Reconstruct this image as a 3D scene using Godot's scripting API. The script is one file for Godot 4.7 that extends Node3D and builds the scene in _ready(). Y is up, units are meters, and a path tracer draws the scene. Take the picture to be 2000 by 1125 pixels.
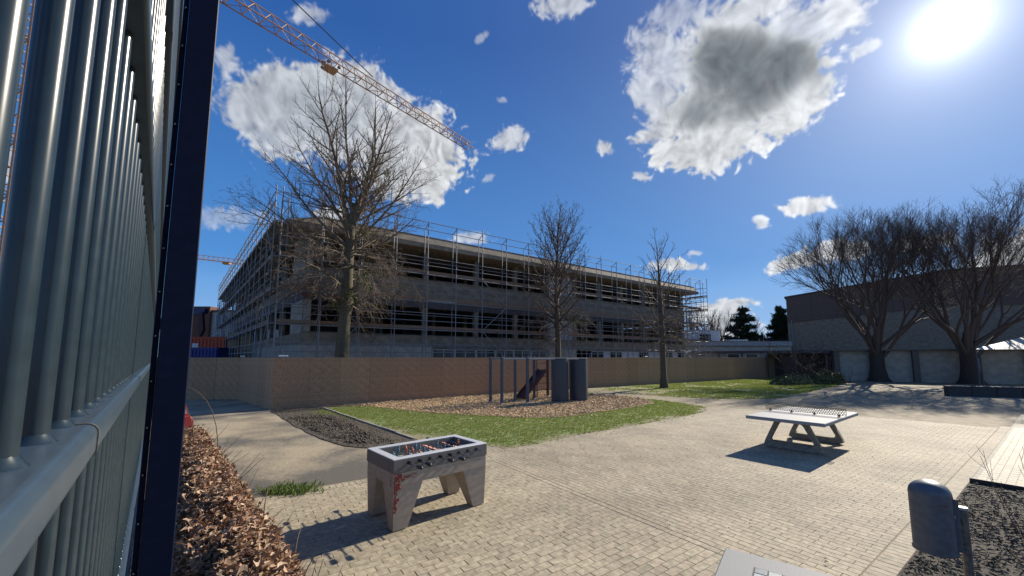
extends Node3D
# A school yard beside a building site, seen along a tall bar fence. Metres; east = +x, forward = -z. Plan points are given as (x, forward).

const EYE := 2.14
const ALONG := Vector2(0.82, 0.572)      # the direction of the long facade and of the paving courses
const FENCE := Vector2(-0.677, 0.736)    # the direction of the bar fence
var mats := {}
var texs := {}
var taken := {}
var rng := RandomNumberGenerator.new()
var rod6: ArrayMesh
var rod12: ArrayMesh
var unit_box: ArrayMesh


# ---------------------------------------------------------------- mesh builder
class MB:
	var v := PackedVector3Array()
	var n := PackedVector3Array()
	var c := PackedColorArray()
	var i := PackedInt32Array()
	var tint := Color.WHITE

	func tri(a: Vector3, b: Vector3, d: Vector3) -> void:
		var nn := (b - a).cross(d - a).normalized()
		var k := v.size()
		for p in [a, b, d]:
			v.push_back(p)
			n.push_back(nn)
			c.push_back(tint)
		i.push_back(k)
		i.push_back(k + 2)
		i.push_back(k + 1)

	func quad(a: Vector3, b: Vector3, d: Vector3, e: Vector3) -> void:
		var nn := (d - a).cross(e - b).normalized()
		var k := v.size()
		for p in [a, b, d, e]:
			v.push_back(p)
			n.push_back(nn)
			c.push_back(tint)
		for j in [0, 2, 1, 0, 3, 2]:
			i.push_back(k + j)

	func quad_out(a: Vector3, b: Vector3, d: Vector3, e: Vector3, centre: Vector3) -> void:
		if (d - a).cross(e - b).dot((a + b + d + e) * 0.25 - centre) >= 0.0:
			quad(a, b, d, e)
		else:
			quad(e, d, b, a)

	func tri_out(a: Vector3, b: Vector3, d: Vector3, centre: Vector3) -> void:
		if (b - a).cross(d - a).dot((a + b + d) / 3.0 - centre) >= 0.0:
			tri(a, b, d)
		else:
			tri(a, d, b)

	func box(t: Transform3D, s: Vector3, bev := 0.0) -> void:
		var h := s * 0.5
		var g := h - Vector3.ONE * bev
		var o := t.origin
		var p := {}
		for sx in [-1, 1]:
			for sy in [-1, 1]:
				for sz in [-1, 1]:
					p[[0, sx, sy, sz]] = t * Vector3(sx * h.x, sy * g.y, sz * g.z)
					p[[1, sx, sy, sz]] = t * Vector3(sx * g.x, sy * h.y, sz * g.z)
					p[[2, sx, sy, sz]] = t * Vector3(sx * g.x, sy * g.y, sz * h.z)
		for s1 in [-1, 1]:
			quad_out(p[[0, s1, -1, -1]], p[[0, s1, 1, -1]], p[[0, s1, 1, 1]], p[[0, s1, -1, 1]], o)
			quad_out(p[[1, -1, s1, -1]], p[[1, 1, s1, -1]], p[[1, 1, s1, 1]], p[[1, -1, s1, 1]], o)
			quad_out(p[[2, -1, -1, s1]], p[[2, 1, -1, s1]], p[[2, 1, 1, s1]], p[[2, -1, 1, s1]], o)
		if bev <= 0.0:
			return
		for s1 in [-1, 1]:
			for s2 in [-1, 1]:
				quad_out(p[[0, s1, s2, -1]], p[[0, s1, s2, 1]], p[[1, s1, s2, 1]], p[[1, s1, s2, -1]], o)
				quad_out(p[[1, -1, s1, s2]], p[[1, 1, s1, s2]], p[[2, 1, s1, s2]], p[[2, -1, s1, s2]], o)
				quad_out(p[[0, s1, -1, s2]], p[[0, s1, 1, s2]], p[[2, s1, 1, s2]], p[[2, s1, -1, s2]], o)
				for s3 in [-1, 1]:
					tri_out(p[[0, s1, s2, s3]], p[[1, s1, s2, s3]], p[[2, s1, s2, s3]], o)

	# a hexahedron from a lower and an upper ring of four points
	func hexa(lo: Array, hi: Array) -> void:
		var o := Vector3.ZERO
		for p in lo + hi:
			o += p / 8.0
		quad_out(lo[0], lo[1], lo[2], lo[3], o)
		quad_out(hi[0], hi[1], hi[2], hi[3], o)
		for k in 4:
			quad_out(lo[k], lo[(k + 1) % 4], hi[(k + 1) % 4], hi[k], o)

	# an outline in the xy plane of t, carried along its z from 0 to depth
	func prism(poly: PackedVector2Array, t: Transform3D, depth: float) -> void:
		var pl := poly.duplicate()
		if Geometry2D.is_polygon_clockwise(pl):
			pl.reverse()
		var k := pl.size()
		for j in k:
			var a := pl[j]
			var b := pl[(j + 1) % k]
			quad(t * Vector3(a.x, a.y, 0), t * Vector3(b.x, b.y, 0), t * Vector3(b.x, b.y, depth), t * Vector3(a.x, a.y, depth))
		var ids := Geometry2D.triangulate_polygon(pl)
		for j in range(0, ids.size(), 3):
			var a := pl[ids[j]]
			var b := pl[ids[j + 1]]
			var d := pl[ids[j + 2]]
			if (b - a).cross(d - a) < 0.0:
				var w := b
				b = d
				d = w
			tri(t * Vector3(a.x, a.y, depth), t * Vector3(b.x, b.y, depth), t * Vector3(d.x, d.y, depth))
			tri(t * Vector3(a.x, a.y, 0), t * Vector3(d.x, d.y, 0), t * Vector3(b.x, b.y, 0))

	func tube(path: PackedVector3Array, radii: PackedFloat32Array, sides: int, cap := true) -> void:
		var m := path.size()
		var d0 := (path[1] - path[0]).normalized()
		var u := d0.cross(Vector3.UP if absf(d0.y) < 0.9 else Vector3.RIGHT).normalized()
		var first := v.size()
		for k in m:
			var d := (path[mini(k + 1, m - 1)] - path[maxi(k - 1, 0)]).normalized()
			u = (u - d * u.dot(d)).normalized()
			var w := d.cross(u)
			for j in sides:
				var an := TAU * j / sides
				var nn := u * cos(an) + w * sin(an)
				v.push_back(path[k] + nn * radii[k])
				n.push_back(nn)
				c.push_back(tint)
		for k in m - 1:
			for j in sides:
				var a := first + k * sides + j
				var b := first + k * sides + (j + 1) % sides
				i.append_array([a, a + sides, b, b, a + sides, b + sides])
		if cap:
			for e in [0, m - 1]:
				var d := (path[1] - path[0]).normalized() * -1.0 if e == 0 else (path[m - 1] - path[m - 2]).normalized()
				var k := v.size()
				for j in sides:
					v.push_back(v[first + e * sides + j])
					n.push_back(d)
					c.push_back(tint)
				for j in range(1, sides - 1):
					if e == 0:
						i.append_array([k, k + j, k + j + 1])
					else:
						i.append_array([k, k + j + 1, k + j])

	# profile of (radius, height), turned about the y axis of t
	func lathe(profile: PackedVector2Array, sides: int, t: Transform3D, sweep := TAU) -> void:
		var first := v.size()
		var m := profile.size()
		for k in m:
			var tg := profile[mini(k + 1, m - 1)] - profile[maxi(k - 1, 0)]
			var pn := Vector2(tg.y, -tg.x).normalized()
			for j in sides + 1:
				var an := sweep * j / sides
				v.push_back(t * Vector3(cos(an) * profile[k].x, profile[k].y, sin(an) * profile[k].x))
				n.push_back((t.basis * Vector3(cos(an) * pn.x, pn.y, sin(an) * pn.x)).normalized())
				c.push_back(tint)
		for k in m - 1:
			for j in sides:
				var a := first + k * (sides + 1) + j
				i.append_array([a, a + 1, a + sides + 1, a + 1, a + sides + 2, a + sides + 1])

	func commit() -> ArrayMesh:
		var arr := []
		arr.resize(Mesh.ARRAY_MAX)
		arr[Mesh.ARRAY_VERTEX] = v
		arr[Mesh.ARRAY_NORMAL] = n
		arr[Mesh.ARRAY_COLOR] = c
		arr[Mesh.ARRAY_INDEX] = i
		var m := ArrayMesh.new()
		m.add_surface_from_arrays(Mesh.PRIMITIVE_TRIANGLES, arr)
		return m


# ---------------------------------------------------------------- small helpers
func V(x: float, fwd: float, y := 0.0) -> Vector3:
	return Vector3(x, y, -fwd)

func V2(p: Vector2, y := 0.0) -> Vector3:
	return Vector3(p.x, y, -p.y)

func side(d: Vector2) -> Vector2:        # to the right of a plan direction, seen from above
	return Vector2(d.y, -d.x)

# x along a plan direction, y up, z to the right of that direction
func frame(at: Vector2, along: Vector2, y := 0.0) -> Transform3D:
	var x := V2(along.normalized())
	return Transform3D(Basis(x, Vector3.UP, x.cross(Vector3.UP)), V2(at, y))

func shift(t: Transform3D, p: Vector3) -> Transform3D:
	return Transform3D(t.basis, t * p)

func lin(c: Vector3) -> Color:
	return Color(c.x, c.y, c.z).linear_to_srgb()

func numbered(called: String) -> String:
	taken[called] = taken.get(called, -1) + 1
	return called if taken[called] == 0 else "%s_%03d" % [called, taken[called]]

func tag(o: Node3D, label := "", category := "", group := "", kind := "") -> Node3D:
	for m in [["label", label], ["category", category], ["group", group], ["kind", kind]]:
		if m[1] != "":
			o.set_meta(m[0], m[1])
	return o

func thing(called: String, label: String, category: String, at: Vector3, group := "") -> Node3D:
	var o := Node3D.new()
	o.name = numbered(called)
	add_child(o)
	o.position = at
	tag(o, label, category, group)
	return o

# a mesh whose points are in the world's axes, hung under a thing
func part(root: Node3D, called: String, mesh: Mesh, m: Material, t := Transform3D()) -> MeshInstance3D:
	var o := MeshInstance3D.new()
	o.name = called
	o.mesh = mesh
	o.material_override = m
	var up := Transform3D()
	var p: Node = root
	while p != self and p != null:
		up = (p as Node3D).transform * up
		p = p.get_parent()
	o.transform = up.affine_inverse() * t
	root.add_child(o, true)
	return o

func solid(called: String, mesh: Mesh, m: Material, kind := "structure") -> MeshInstance3D:
	var o := MeshInstance3D.new()
	o.name = numbered(called)
	o.mesh = mesh
	o.material_override = m
	o.set_meta("kind", kind)
	add_child(o)
	return o

func rod(root: Node3D, called: String, a: Vector3, b: Vector3, r: float, m: Material, fine := false) -> MeshInstance3D:
	var d := b - a
	var y := d.normalized()
	var x := y.cross(Vector3.UP if absf(y.y) < 0.9 else Vector3.RIGHT).normalized()
	return part(root, called, rod12 if fine else rod6, m, Transform3D(Basis(x * r, d, x.cross(y) * r), a))

func block(root: Node3D, called: String, t: Transform3D, s: Vector3, m: Material) -> MeshInstance3D:
	return part(root, called, unit_box, m, Transform3D(t.basis * Basis.from_scale(s), t.origin))

func bev_block(root: Node3D, called: String, t: Transform3D, s: Vector3, bev: float, m: Material) -> MeshInstance3D:
	var b := MB.new()
	b.box(t, s, bev)
	return part(root, called, b.commit(), m)

# a flat sheet over an outline of plan points, with its plan position as texture coordinates
func sheet(poly: PackedVector2Array, y: float, uv_from := Vector2.ZERO, uv_size := Vector2.ONE) -> ArrayMesh:
	var ids := Geometry2D.triangulate_polygon(poly)
	var st := SurfaceTool.new()
	st.begin(Mesh.PRIMITIVE_TRIANGLES)
	st.set_normal(Vector3.UP)
	for j in range(0, ids.size(), 3):
		var q := [poly[ids[j]], poly[ids[j + 1]], poly[ids[j + 2]]]
		if (q[1] - q[0]).cross(q[2] - q[0]) > 0.0:   # clockwise seen from above
			q = [q[0], q[2], q[1]]
		for p: Vector2 in q:
			st.set_normal(Vector3.UP)
			st.set_uv((p - uv_from) / uv_size)
			st.add_vertex(V2(p, y))
	return st.commit()

func copies(root: Node, called: String, mesh: Mesh, m: Material, at: Array, tints: Array) -> MultiMeshInstance3D:
	var mm := MultiMesh.new()
	mm.transform_format = MultiMesh.TRANSFORM_3D
	mm.use_colors = true
	mm.mesh = mesh
	mm.instance_count = at.size()
	for k in at.size():
		mm.set_instance_transform(k, at[k])
		mm.set_instance_color(k, tints[k])
	var o := MultiMeshInstance3D.new()
	o.name = called if root != self else numbered(called)
	o.multimesh = mm
	o.material_override = m
	o.set_meta("kind", "stuff")
	root.add_child(o, true)
	if root != self:
		o.transform = (root as Node3D).transform.affine_inverse()
	return o

func spot_in(poly: PackedVector2Array) -> Vector2:
	var lo := poly[0]
	var hi := poly[0]
	for p in poly:
		lo = lo.min(p)
		hi = hi.max(p)
	for k in 400:
		var q := Vector2(rng.randf_range(lo.x, hi.x), rng.randf_range(lo.y, hi.y))
		if Geometry2D.is_point_in_polygon(q, poly):
			return q
	return lo

func rnd_basis() -> Basis:
	return Basis.from_euler(Vector3(rng.randf_range(-PI, PI), rng.randf_range(-PI, PI), rng.randf_range(-PI, PI)))


# ---------------------------------------------------------------- materials
func noise_tex(kind: String, amount: float) -> NoiseTexture2D:
	var key := "%s%.2f" % [kind, amount]
	if texs.has(key):
		return texs[key]
	var f := FastNoiseLite.new()
	f.seed = 11 + texs.size()
	f.noise_type = FastNoiseLite.TYPE_SIMPLEX_SMOOTH
	f.fractal_octaves = 5
	f.frequency = 0.014
	if kind == "grain":
		f.frequency = 0.09
		f.fractal_octaves = 4
	elif kind == "chips":
		f.noise_type = FastNoiseLite.TYPE_CELLULAR
		f.cellular_return_type = FastNoiseLite.RETURN_CELL_VALUE
		f.frequency = 0.05
		f.fractal_octaves = 2
	var g := Gradient.new()
	g.set_offset(0, 0.22)
	g.set_offset(1, 0.78)
	g.set_color(0, lin(Vector3.ONE * maxf(1.0 - 1.7 * amount, 0.02)))
	g.set_color(1, Color.WHITE)
	var t := NoiseTexture2D.new()
	t.width = 512
	t.height = 512
	t.seamless = true
	t.noise = f
	t.color_ramp = g
	texs[key] = t
	return t

# base colour in linear values; kind and amount of mottling; metres that one tile of it covers
func mat(key: String, col: Vector3, rough: float, kind := "", amount := 0.3, tile := 1.0, bump := 0.0, metal := 0.0) -> StandardMaterial3D:
	if mats.has(key):
		return mats[key]
	var m := StandardMaterial3D.new()
	m.resource_name = key
	m.roughness = rough
	m.metallic = metal
	m.vertex_color_use_as_albedo = true
	m.albedo_color = lin(col * (1.0 + 0.75 * amount if kind != "" else 1.0))
	if kind != "":
		m.uv1_triplanar = true
		m.uv1_world_triplanar = true
		m.uv1_scale = Vector3.ONE / tile
		m.albedo_texture = noise_tex(kind, amount)
		if bump != 0.0:
			m.heightmap_enabled = true
			m.heightmap_scale = bump
			m.heightmap_texture = noise_tex("grain", 0.5)
	mats[key] = m
	return m


# ---------------------------------------------------------------- sky: air and clouds, computed for every direction
const SKY_W := 3072
const SKY_H := 1536
var sky_rows: Array[PackedFloat32Array] = []
var clouds: Array = []
var sun_dir := Vector3(0.6708, 0.5053, -0.5429)

func cloud(az: float, el: float, ra: float, rb: float, rot: float, grey: float, soft: float) -> void:
	var a := deg_to_rad(az)
	var e := deg_to_rad(el)
	var c := Vector3(sin(a) * cos(e), sin(e), -cos(a) * cos(e))
	var ea := Vector3(cos(a), 0, sin(a))
	var ee := ea.cross(c).normalized() * -1.0
	if ee.y < 0.0:
		ee = -ee
	var t := deg_to_rad(rot)
	var u := (ea * cos(t) + ee * sin(t)) / deg_to_rad(ra)
	var w := (ee * cos(t) - ea * sin(t)) / deg_to_rad(rb)
	var reach := deg_to_rad(minf(ra * 2.2 + 1.5, 60.0))
	clouds.append([c, u, w, grey, soft, cos(reach), reach, rb])

func sky_row(r: int) -> void:
	var out := PackedFloat32Array()
	out.resize(SKY_W * 4)
	out.fill(1.0)
	var el := (0.5 - (r + 0.5) / SKY_H) * PI
	var fine := FastNoiseLite.new()
	fine.seed = 5
	fine.frequency = 9.0
	fine.fractal_octaves = 4
	fine.fractal_gain = 0.5
	var crisp := FastNoiseLite.new()
	crisp.seed = 15
	crisp.frequency = 60.0
	crisp.fractal_octaves = 3
	crisp.fractal_gain = 0.6
	var warp := FastNoiseLite.new()
	warp.seed = 9
	warp.frequency = 6.5
	warp.fractal_octaves = 3
	var y := sin(el)
	var ce := cos(el)
	var toward := sun_dir
	var up := maxf(y, 0.0)
	var here: Array = []
	for b in clouds:
		if absf(asin((b[0] as Vector3).y) - el) < float(b[6]):
			here.append(b)
	# blue deepens with height
	var air := Vector3(0.36, 0.56, 0.80).lerp(Vector3(0.10, 0.315, 0.72), clampf(up / 0.22, 0.0, 1.0) ** 0.7)
	air = air.lerp(Vector3(0.021, 0.105, 0.37), clampf((up - 0.16) / 0.5, 0.0, 1.0) ** 0.8)
	for k in SKY_W:
		if el <= -0.02:
			out[k * 4] = 0.12
			out[k * 4 + 1] = 0.11
			out[k * 4 + 2] = 0.09
			continue
		var az := (k + 0.5) / SKY_W * TAU
		var d := Vector3(sin(az) * ce, y, -cos(az) * ce)
		var off := acos(clampf(d.dot(sun_dir), -1.0, 1.0)) * 57.3
		var c := air
		# the bright air round the sun
		var near := exp(-off / 19.0)
		if off < 80.0:
			c += Vector3(0.25, 0.25, 0.235) * near
			c += Vector3(1.0, 0.995, 0.97) * (0.42 * exp(-off / 6.5) + 2.3 * exp(-off / 1.35))
		var f := -9.0
		var grey := 0.0
		var wsum := 1e-6
		var soft := 0.0
		var size := 0.0
		for b in here:
			var cc: Vector3 = b[0]
			if d.dot(cc) < b[5]:
				continue
			var p := d.dot(b[1])
			var q := d.dot(b[2])
			var e := 1.0 - sqrt(p * p + q * q)
			if e > -1.2:
				var w := exp(e * 4.0)
				grey += w * float(b[3])
				soft += w * float(b[4])
				size += w * float(b[7])
				wsum += w
				f = maxf(f, e)
		if f > -1.0:
			grey /= wsum
			soft /= wsum
			size /= wsum
			var s := minf(log(wsum) / 4.0, f + 0.3)
			var wv := Vector3(warp.get_noise_3dv(d), warp.get_noise_3dv(d + Vector3(7, 0, 0)), warp.get_noise_3dv(d + Vector3(0, 7, 0))) * 0.065
			var big := clampf(size / 4.0, 0.15, 1.0)
			var q1 := d + wv
			var q2 := (d + wv * 0.7) * 3.1 + Vector3(3, 3, 3)
			var nz := fine.get_noise_3dv(q1)
			var nz2 := fine.get_noise_3dv(q2)
			var nz3 := crisp.get_noise_3dv(d + wv * 0.5)
			var calm := 1.0 - 0.35 * soft
			var t := s * 1.38 + (nz * 0.75 * big + nz2 * lerpf(0.75, 0.55, big)) * calm + nz3 * lerpf(0.55, 0.36, big) - 0.04 + 0.06 * big
			if t > 0.0:
				var a := 1.0 - exp(-t * t * 13.0 / (0.3 + soft * 2.4))
				# light that comes through: thin rims burn, thick hearts are grey
				var puff := (fine.get_noise_3dv(q2 + toward * 0.12) - nz2) * 0.8
				var thick := maxf(s * 1.15 + nz * 0.45 + nz2 * 0.16 - 0.08, 0.0)
				var through := exp(-thick * lerpf(0.2, 3.2, grey * sqrt(grey)))
				var rim := 0.66 + 0.50 * near + nz3 * 0.12
				var white := Vector3(0.97, 0.985, 1.0) * (rim - puff * 0.30 + nz2 * 0.12)
				var dark := Vector3(0.15, 0.175, 0.20).lerp(Vector3(0.40, 0.44, 0.48), clampf(2.0 - grey * 2.0, 0.0, 1.0)) * (1.0 - puff * 0.34 + nz3 * 0.04)
				c = c.lerp(dark.lerp(white, through), a * (1.0 - 0.58 * soft * soft))
		out[k * 4] = c.x
		out[k * 4 + 1] = c.y
		out[k * 4 + 2] = c.z
	sky_rows[r] = out

func paint_sky() -> ImageTexture:
	# the long cloud behind the crane: white, softly grey below
	cloud(-35.4, 30.1, 4.6, 3.2, 35, 0.55, 0.5)
	cloud(-29.7, 32.3, 6.4, 3.5, 20, 0.5, 0.4)
	cloud(-23.8, 33.3, 5.6, 4.1, 24, 0.4, 0.4)
	cloud(-26.9, 29.8, 8.0, 4.3, 16, 0.55, 0.5)
	cloud(-17.2, 30.1, 7.3, 4.7, 10, 0.25, 0.3)
	cloud(-11.8, 26.6, 4.6, 4.0, 21, 0.1, 0.2)
	cloud(-18.5, 26.5, 6.0, 4.5, 13, 0.3, 0.3)
	cloud(-30.8, 26.9, 2.5, 1.2, 18, 0.2, 0.5)
	# small tufts round it
	cloud(-38.8, 33.1, 1.7, 1.1, 71, 0.1, 0.8)
	cloud(-29.9, 40.0, 2.2, 1.1, 24, 0.1, 0.8)
	cloud(0.0, 30.9, 2.8, 1.7, 11, 0.1, 0.6)
	cloud(7.9, 44.8, 3.6, 1.5, 179, 0.1, 0.7)
	cloud(-5.0, 41.8, 1.4, 0.5, 35, 0.0, 1.0)
	cloud(-6.2, 17.5, 3.3, 1.1, 1, 0.1, 0.7)
	cloud(-37.6, 16.4, 5.0, 1.5, 12, 0.0, 1.0)
	cloud(-26.1, 19.0, 2.6, 1.0, 9, 0.1, 0.4)
	cloud(-3.6, 25.7, 1.1, 0.6, 38, 0.0, 1.0)
	cloud(-1.6, 35.4, 0.8, 0.4, 1, 0.0, 1.0)
	# the cloud beside the sun: a dark heart with burning edges
	cloud(32.3, 34.2, 6.4, 4.6, 141, 1.0, 0.1)
	cloud(37.0, 31.6, 4.2, 3.1, 112, 1.0, 0.1)
	cloud(27.6, 30.8, 5.6, 3.4, 158, 0.85, 0.1)
	cloud(30.0, 35.6, 4.4, 3.2, 150, 1.0, 0.1)
	cloud(37.6, 33.2, 4.2, 3.4, 120, 1.0, 0.1)
	cloud(34.0, 31.6, 5.0, 3.0, 160, 1.0, 0.1)
	cloud(23.0, 37.2, 5.0, 3.2, 134, 0.1, 0.8)
	cloud(21.4, 34.4, 3.6, 2.8, 119, 0.1, 0.7)
	cloud(25.2, 41.4, 3.4, 1.8, 168, 0.0, 1.0)
	cloud(29.3, 27.0, 5.7, 2.6, 170, 0.2, 0.2)
	cloud(26.1, 26.6, 5.6, 2.4, 164, 0.3, 0.2)
	cloud(21.2, 29.7, 3.4, 1.2, 12, 0.1, 0.5)
	cloud(14.3, 29.0, 1.3, 1.1, 153, 0.1, 0.5)
	cloud(39.0, 29.2, 2.8, 2.3, 120, 0.1, 0.3)
	cloud(39.1, 35.8, 4.0, 1.7, 146, 0.1, 0.8)
	cloud(42.9, 35.3, 2.6, 1.8, 145, 0.0, 0.6)
	cloud(44.8, 31.5, 1.2, 0.7, 7, 0.0, 0.8)
	cloud(37.4, 27.6, 2.5, 2.2, 178, 0.2, 0.2)
	cloud(35.0, 39.2, 5.0, 1.6, 167, 0.0, 0.6)
	cloud(19.5, 24.7, 1.4, 0.7, 151, 0.1, 0.6)
	# low ones over the trees
	cloud(38.4, 17.6, 2.9, 1.2, 177, 0.1, 0.3)
	cloud(33.7, 16.7, 1.0, 0.8, 141, 0.1, 0.5)
	cloud(36.8, 11.5, 3.0, 1.1, 10, 0.15, 0.3)
	cloud(41.6, 12.0, 3.6, 1.2, 175, 0.15, 0.3)
	cloud(22.5, 12.8, 3.2, 1.0, 3, 0.1, 0.4)
	cloud(25.4, 12.2, 2.0, 0.6, 174, 0.1, 0.5)
	cloud(26.0, 14.0, 1.0, 0.4, 173, 0.0, 0.8)
	cloud(53.3, 9.8, 3.6, 1.8, 20, 0.2, 0.3)
	cloud(47.8, 11.5, 3.0, 1.0, 2, 0.1, 0.5)
	cloud(30.6, 7.1, 2.8, 0.6, 176, 0.1, 0.4)
	cloud(28.3, 6.3, 3.6, 1.0, 176, 0.15, 0.3)
	cloud(28.5, 5.0, 4.0, 1.2, 177, 0.2, 0.3)
	cloud(29.3, 3.4, 5.0, 1.6, 178, 0.2, 0.5)
	# the same kind of weather goes on round the rest of the sky
	rng.seed = 77
	for k in 24:
		var az := 70.0 + 11.5 * k + rng.randf_range(-6, 6)
		var el := rng.randf_range(8, 48)
		for j in 4:
			cloud(az + rng.randf_range(-5, 5), el + rng.randf_range(-2, 2), rng.randf_range(2, 6), rng.randf_range(1, 3), rng.randf_range(-20, 20), rng.randf_range(0.1, 0.6), rng.randf_range(0.2, 0.6))
	sky_rows.resize(SKY_H)
	var task := WorkerThreadPool.add_group_task(sky_row, SKY_H)
	WorkerThreadPool.wait_for_group_task_completion(task)
	var all := PackedFloat32Array()
	for r in SKY_H:
		all.append_array(sky_rows[r])
	sky_rows.clear()
	var im := Image.create_from_data(SKY_W, SKY_H, false, Image.FORMAT_RGBAF, all.to_byte_array())
	return ImageTexture.create_from_image(im)

func light_and_camera() -> void:
	var cam := Camera3D.new()
	cam.name = "camera"
	cam.projection = Camera3D.PROJECTION_FRUSTUM
	cam.near = 0.02
	cam.far = 2000.0
	cam.size = 1.5 * 0.02
	cam.frustum_offset = Vector2(0, 60.5 / 750.0 * 0.02)
	cam.position = Vector3(0, EYE, 0)
	cam.rotation_degrees = Vector3(5.711, 0, 0)
	add_child(cam)
	cam.current = true
	var e := Environment.new()
	e.background_mode = Environment.BG_SKY
	var sky := Sky.new()
	var pm := PanoramaSkyMaterial.new()
	pm.panorama = paint_sky()
	sky.sky_material = pm
	e.sky = sky
	e.background_energy_multiplier = 0.72
	e.tonemap_mode = Environment.TONE_MAPPER_LINEAR
	e.tonemap_exposure = 1.42
	e.sdfgi_enabled = true
	e.ssao_enabled = true
	e.ssil_enabled = true
	var we := WorldEnvironment.new()
	we.name = "environment"
	we.environment = e
	add_child(we)
	var sun := DirectionalLight3D.new()
	sun.name = "sun"
	sun.light_energy = 1.6
	sun.light_color = Color(1.0, 0.955, 0.88)
	sun.light_angular_distance = 0.5
	sun.shadow_enabled = true
	add_child(sun)
	sun.look_at_from_position(sun_dir * 100.0, Vector3.ZERO)


# ---------------------------------------------------------------- ground, paving, grass, chips
const HOARD_A := Vector2(-9.8, 15.95)
const HOARD_B := Vector2(5.6, 27.65)
const HOARD_C := Vector2(30.1, 42.9)
const HOARD_L := Vector2(-14.05, 19.98)
var pave_from := Vector2(-3.8, 6.17)

# plan position of a point given along the courses and towards the viewer
func pv(u: float, w: float) -> Vector2:
	return pave_from + ALONG * u + side(ALONG) * w

func smooth_loop(p: PackedVector2Array, wobble: float, seed_: int) -> PackedVector2Array:
	var f := FastNoiseLite.new()
	f.seed = seed_
	f.frequency = 0.6
	var out := PackedVector2Array()
	var k := p.size()
	for j in k:
		var a := p[(j + k - 1) % k]
		var b := p[j]
		var c := p[(j + 1) % k]
		var d := p[(j + 2) % k]
		var parts := clampi(int(b.distance_to(c) / 0.35), 1, 12)
		for s in parts:
			var q := b.cubic_interpolate(c, a, d, float(s) / parts) if b.distance_to(c) < 7.0 else b.lerp(c, float(s) / parts)
			out.push_back(q + Vector2(f.get_noise_2dv(q), f.get_noise_2dv(q + Vector2(50, 0))) * wobble)
	return out

# a ground picture in plan: two tones mixed by noise, with a bias given by the caller
func plan_texture(from: Vector2, size: Vector2, px: int, tones: Array, bias: Callable, seed_: int) -> ImageTexture:
	var big := FastNoiseLite.new()
	big.seed = seed_
	big.frequency = 0.45
	big.fractal_octaves = 5
	var small := FastNoiseLite.new()
	small.seed = seed_ + 1
	small.frequency = 9.0
	small.fractal_octaves = 3
	var im := Image.create(px, px, false, Image.FORMAT_RGB8)
	for y in px:
		for x in px:
			var p := from + size * Vector2(x + 0.5, y + 0.5) / px
			var t := clampf((bias as Callable).call(p) + big.get_noise_2dv(p) * 1.1 + small.get_noise_2dv(p) * 0.35, 0.0, 1.0)
			var c: Vector3 = (tones[0] as Vector3).lerp(tones[1], t)
			c *= 1.0 + small.get_noise_2dv(p * 2.3) * 0.35
			im.set_pixel(x, y, lin(c))
	return ImageTexture.create_from_image(im)

func plan_mat(key: String, tex: Texture2D, rough: float, bump := 0.0) -> StandardMaterial3D:
	var m := StandardMaterial3D.new()
	m.resource_name = key
	m.albedo_texture = tex
	m.roughness = rough
	if bump != 0.0:
		m.heightmap_enabled = true
		m.heightmap_scale = bump
		m.heightmap_texture = tex
	mats[key] = m
	return m

func brick_mesh(sz: Vector2, h: float) -> ArrayMesh:
	var b := MB.new()
	var x := sz.x * 0.5
	var z := sz.y * 0.5
	var c := 0.0025
	var o := Vector3(0, -h, 0)
	b.quad_out(Vector3(-x + c, 0, -z + c), Vector3(x - c, 0, -z + c), Vector3(x - c, 0, z - c), Vector3(-x + c, 0, z - c), o)
	for s in [-1, 1]:
		b.quad_out(Vector3(-x + c, 0, s * (z - c)), Vector3(x - c, 0, s * (z - c)), Vector3(x, -c, s * z), Vector3(-x, -c, s * z), o)
		b.quad_out(Vector3(s * (x - c), 0, -z + c), Vector3(s * (x - c), 0, z - c), Vector3(s * x, -c, z), Vector3(s * x, -c, -z), o)
		b.quad_out(Vector3(-x, -c, s * z), Vector3(x, -c, s * z), Vector3(x, -h, s * z), Vector3(-x, -h, s * z), o)
		b.quad_out(Vector3(s * x, -c, -z), Vector3(s * x, -c, z), Vector3(s * x, -h, z), Vector3(s * x, -h, -z), o)
	return b.commit()

# whether a ground point can be seen past the frame's edges
func in_view(p: Vector2) -> bool:
	return p.y > 2.6 and absf(p.x) < p.y * 1.42 + 0.3

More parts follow.
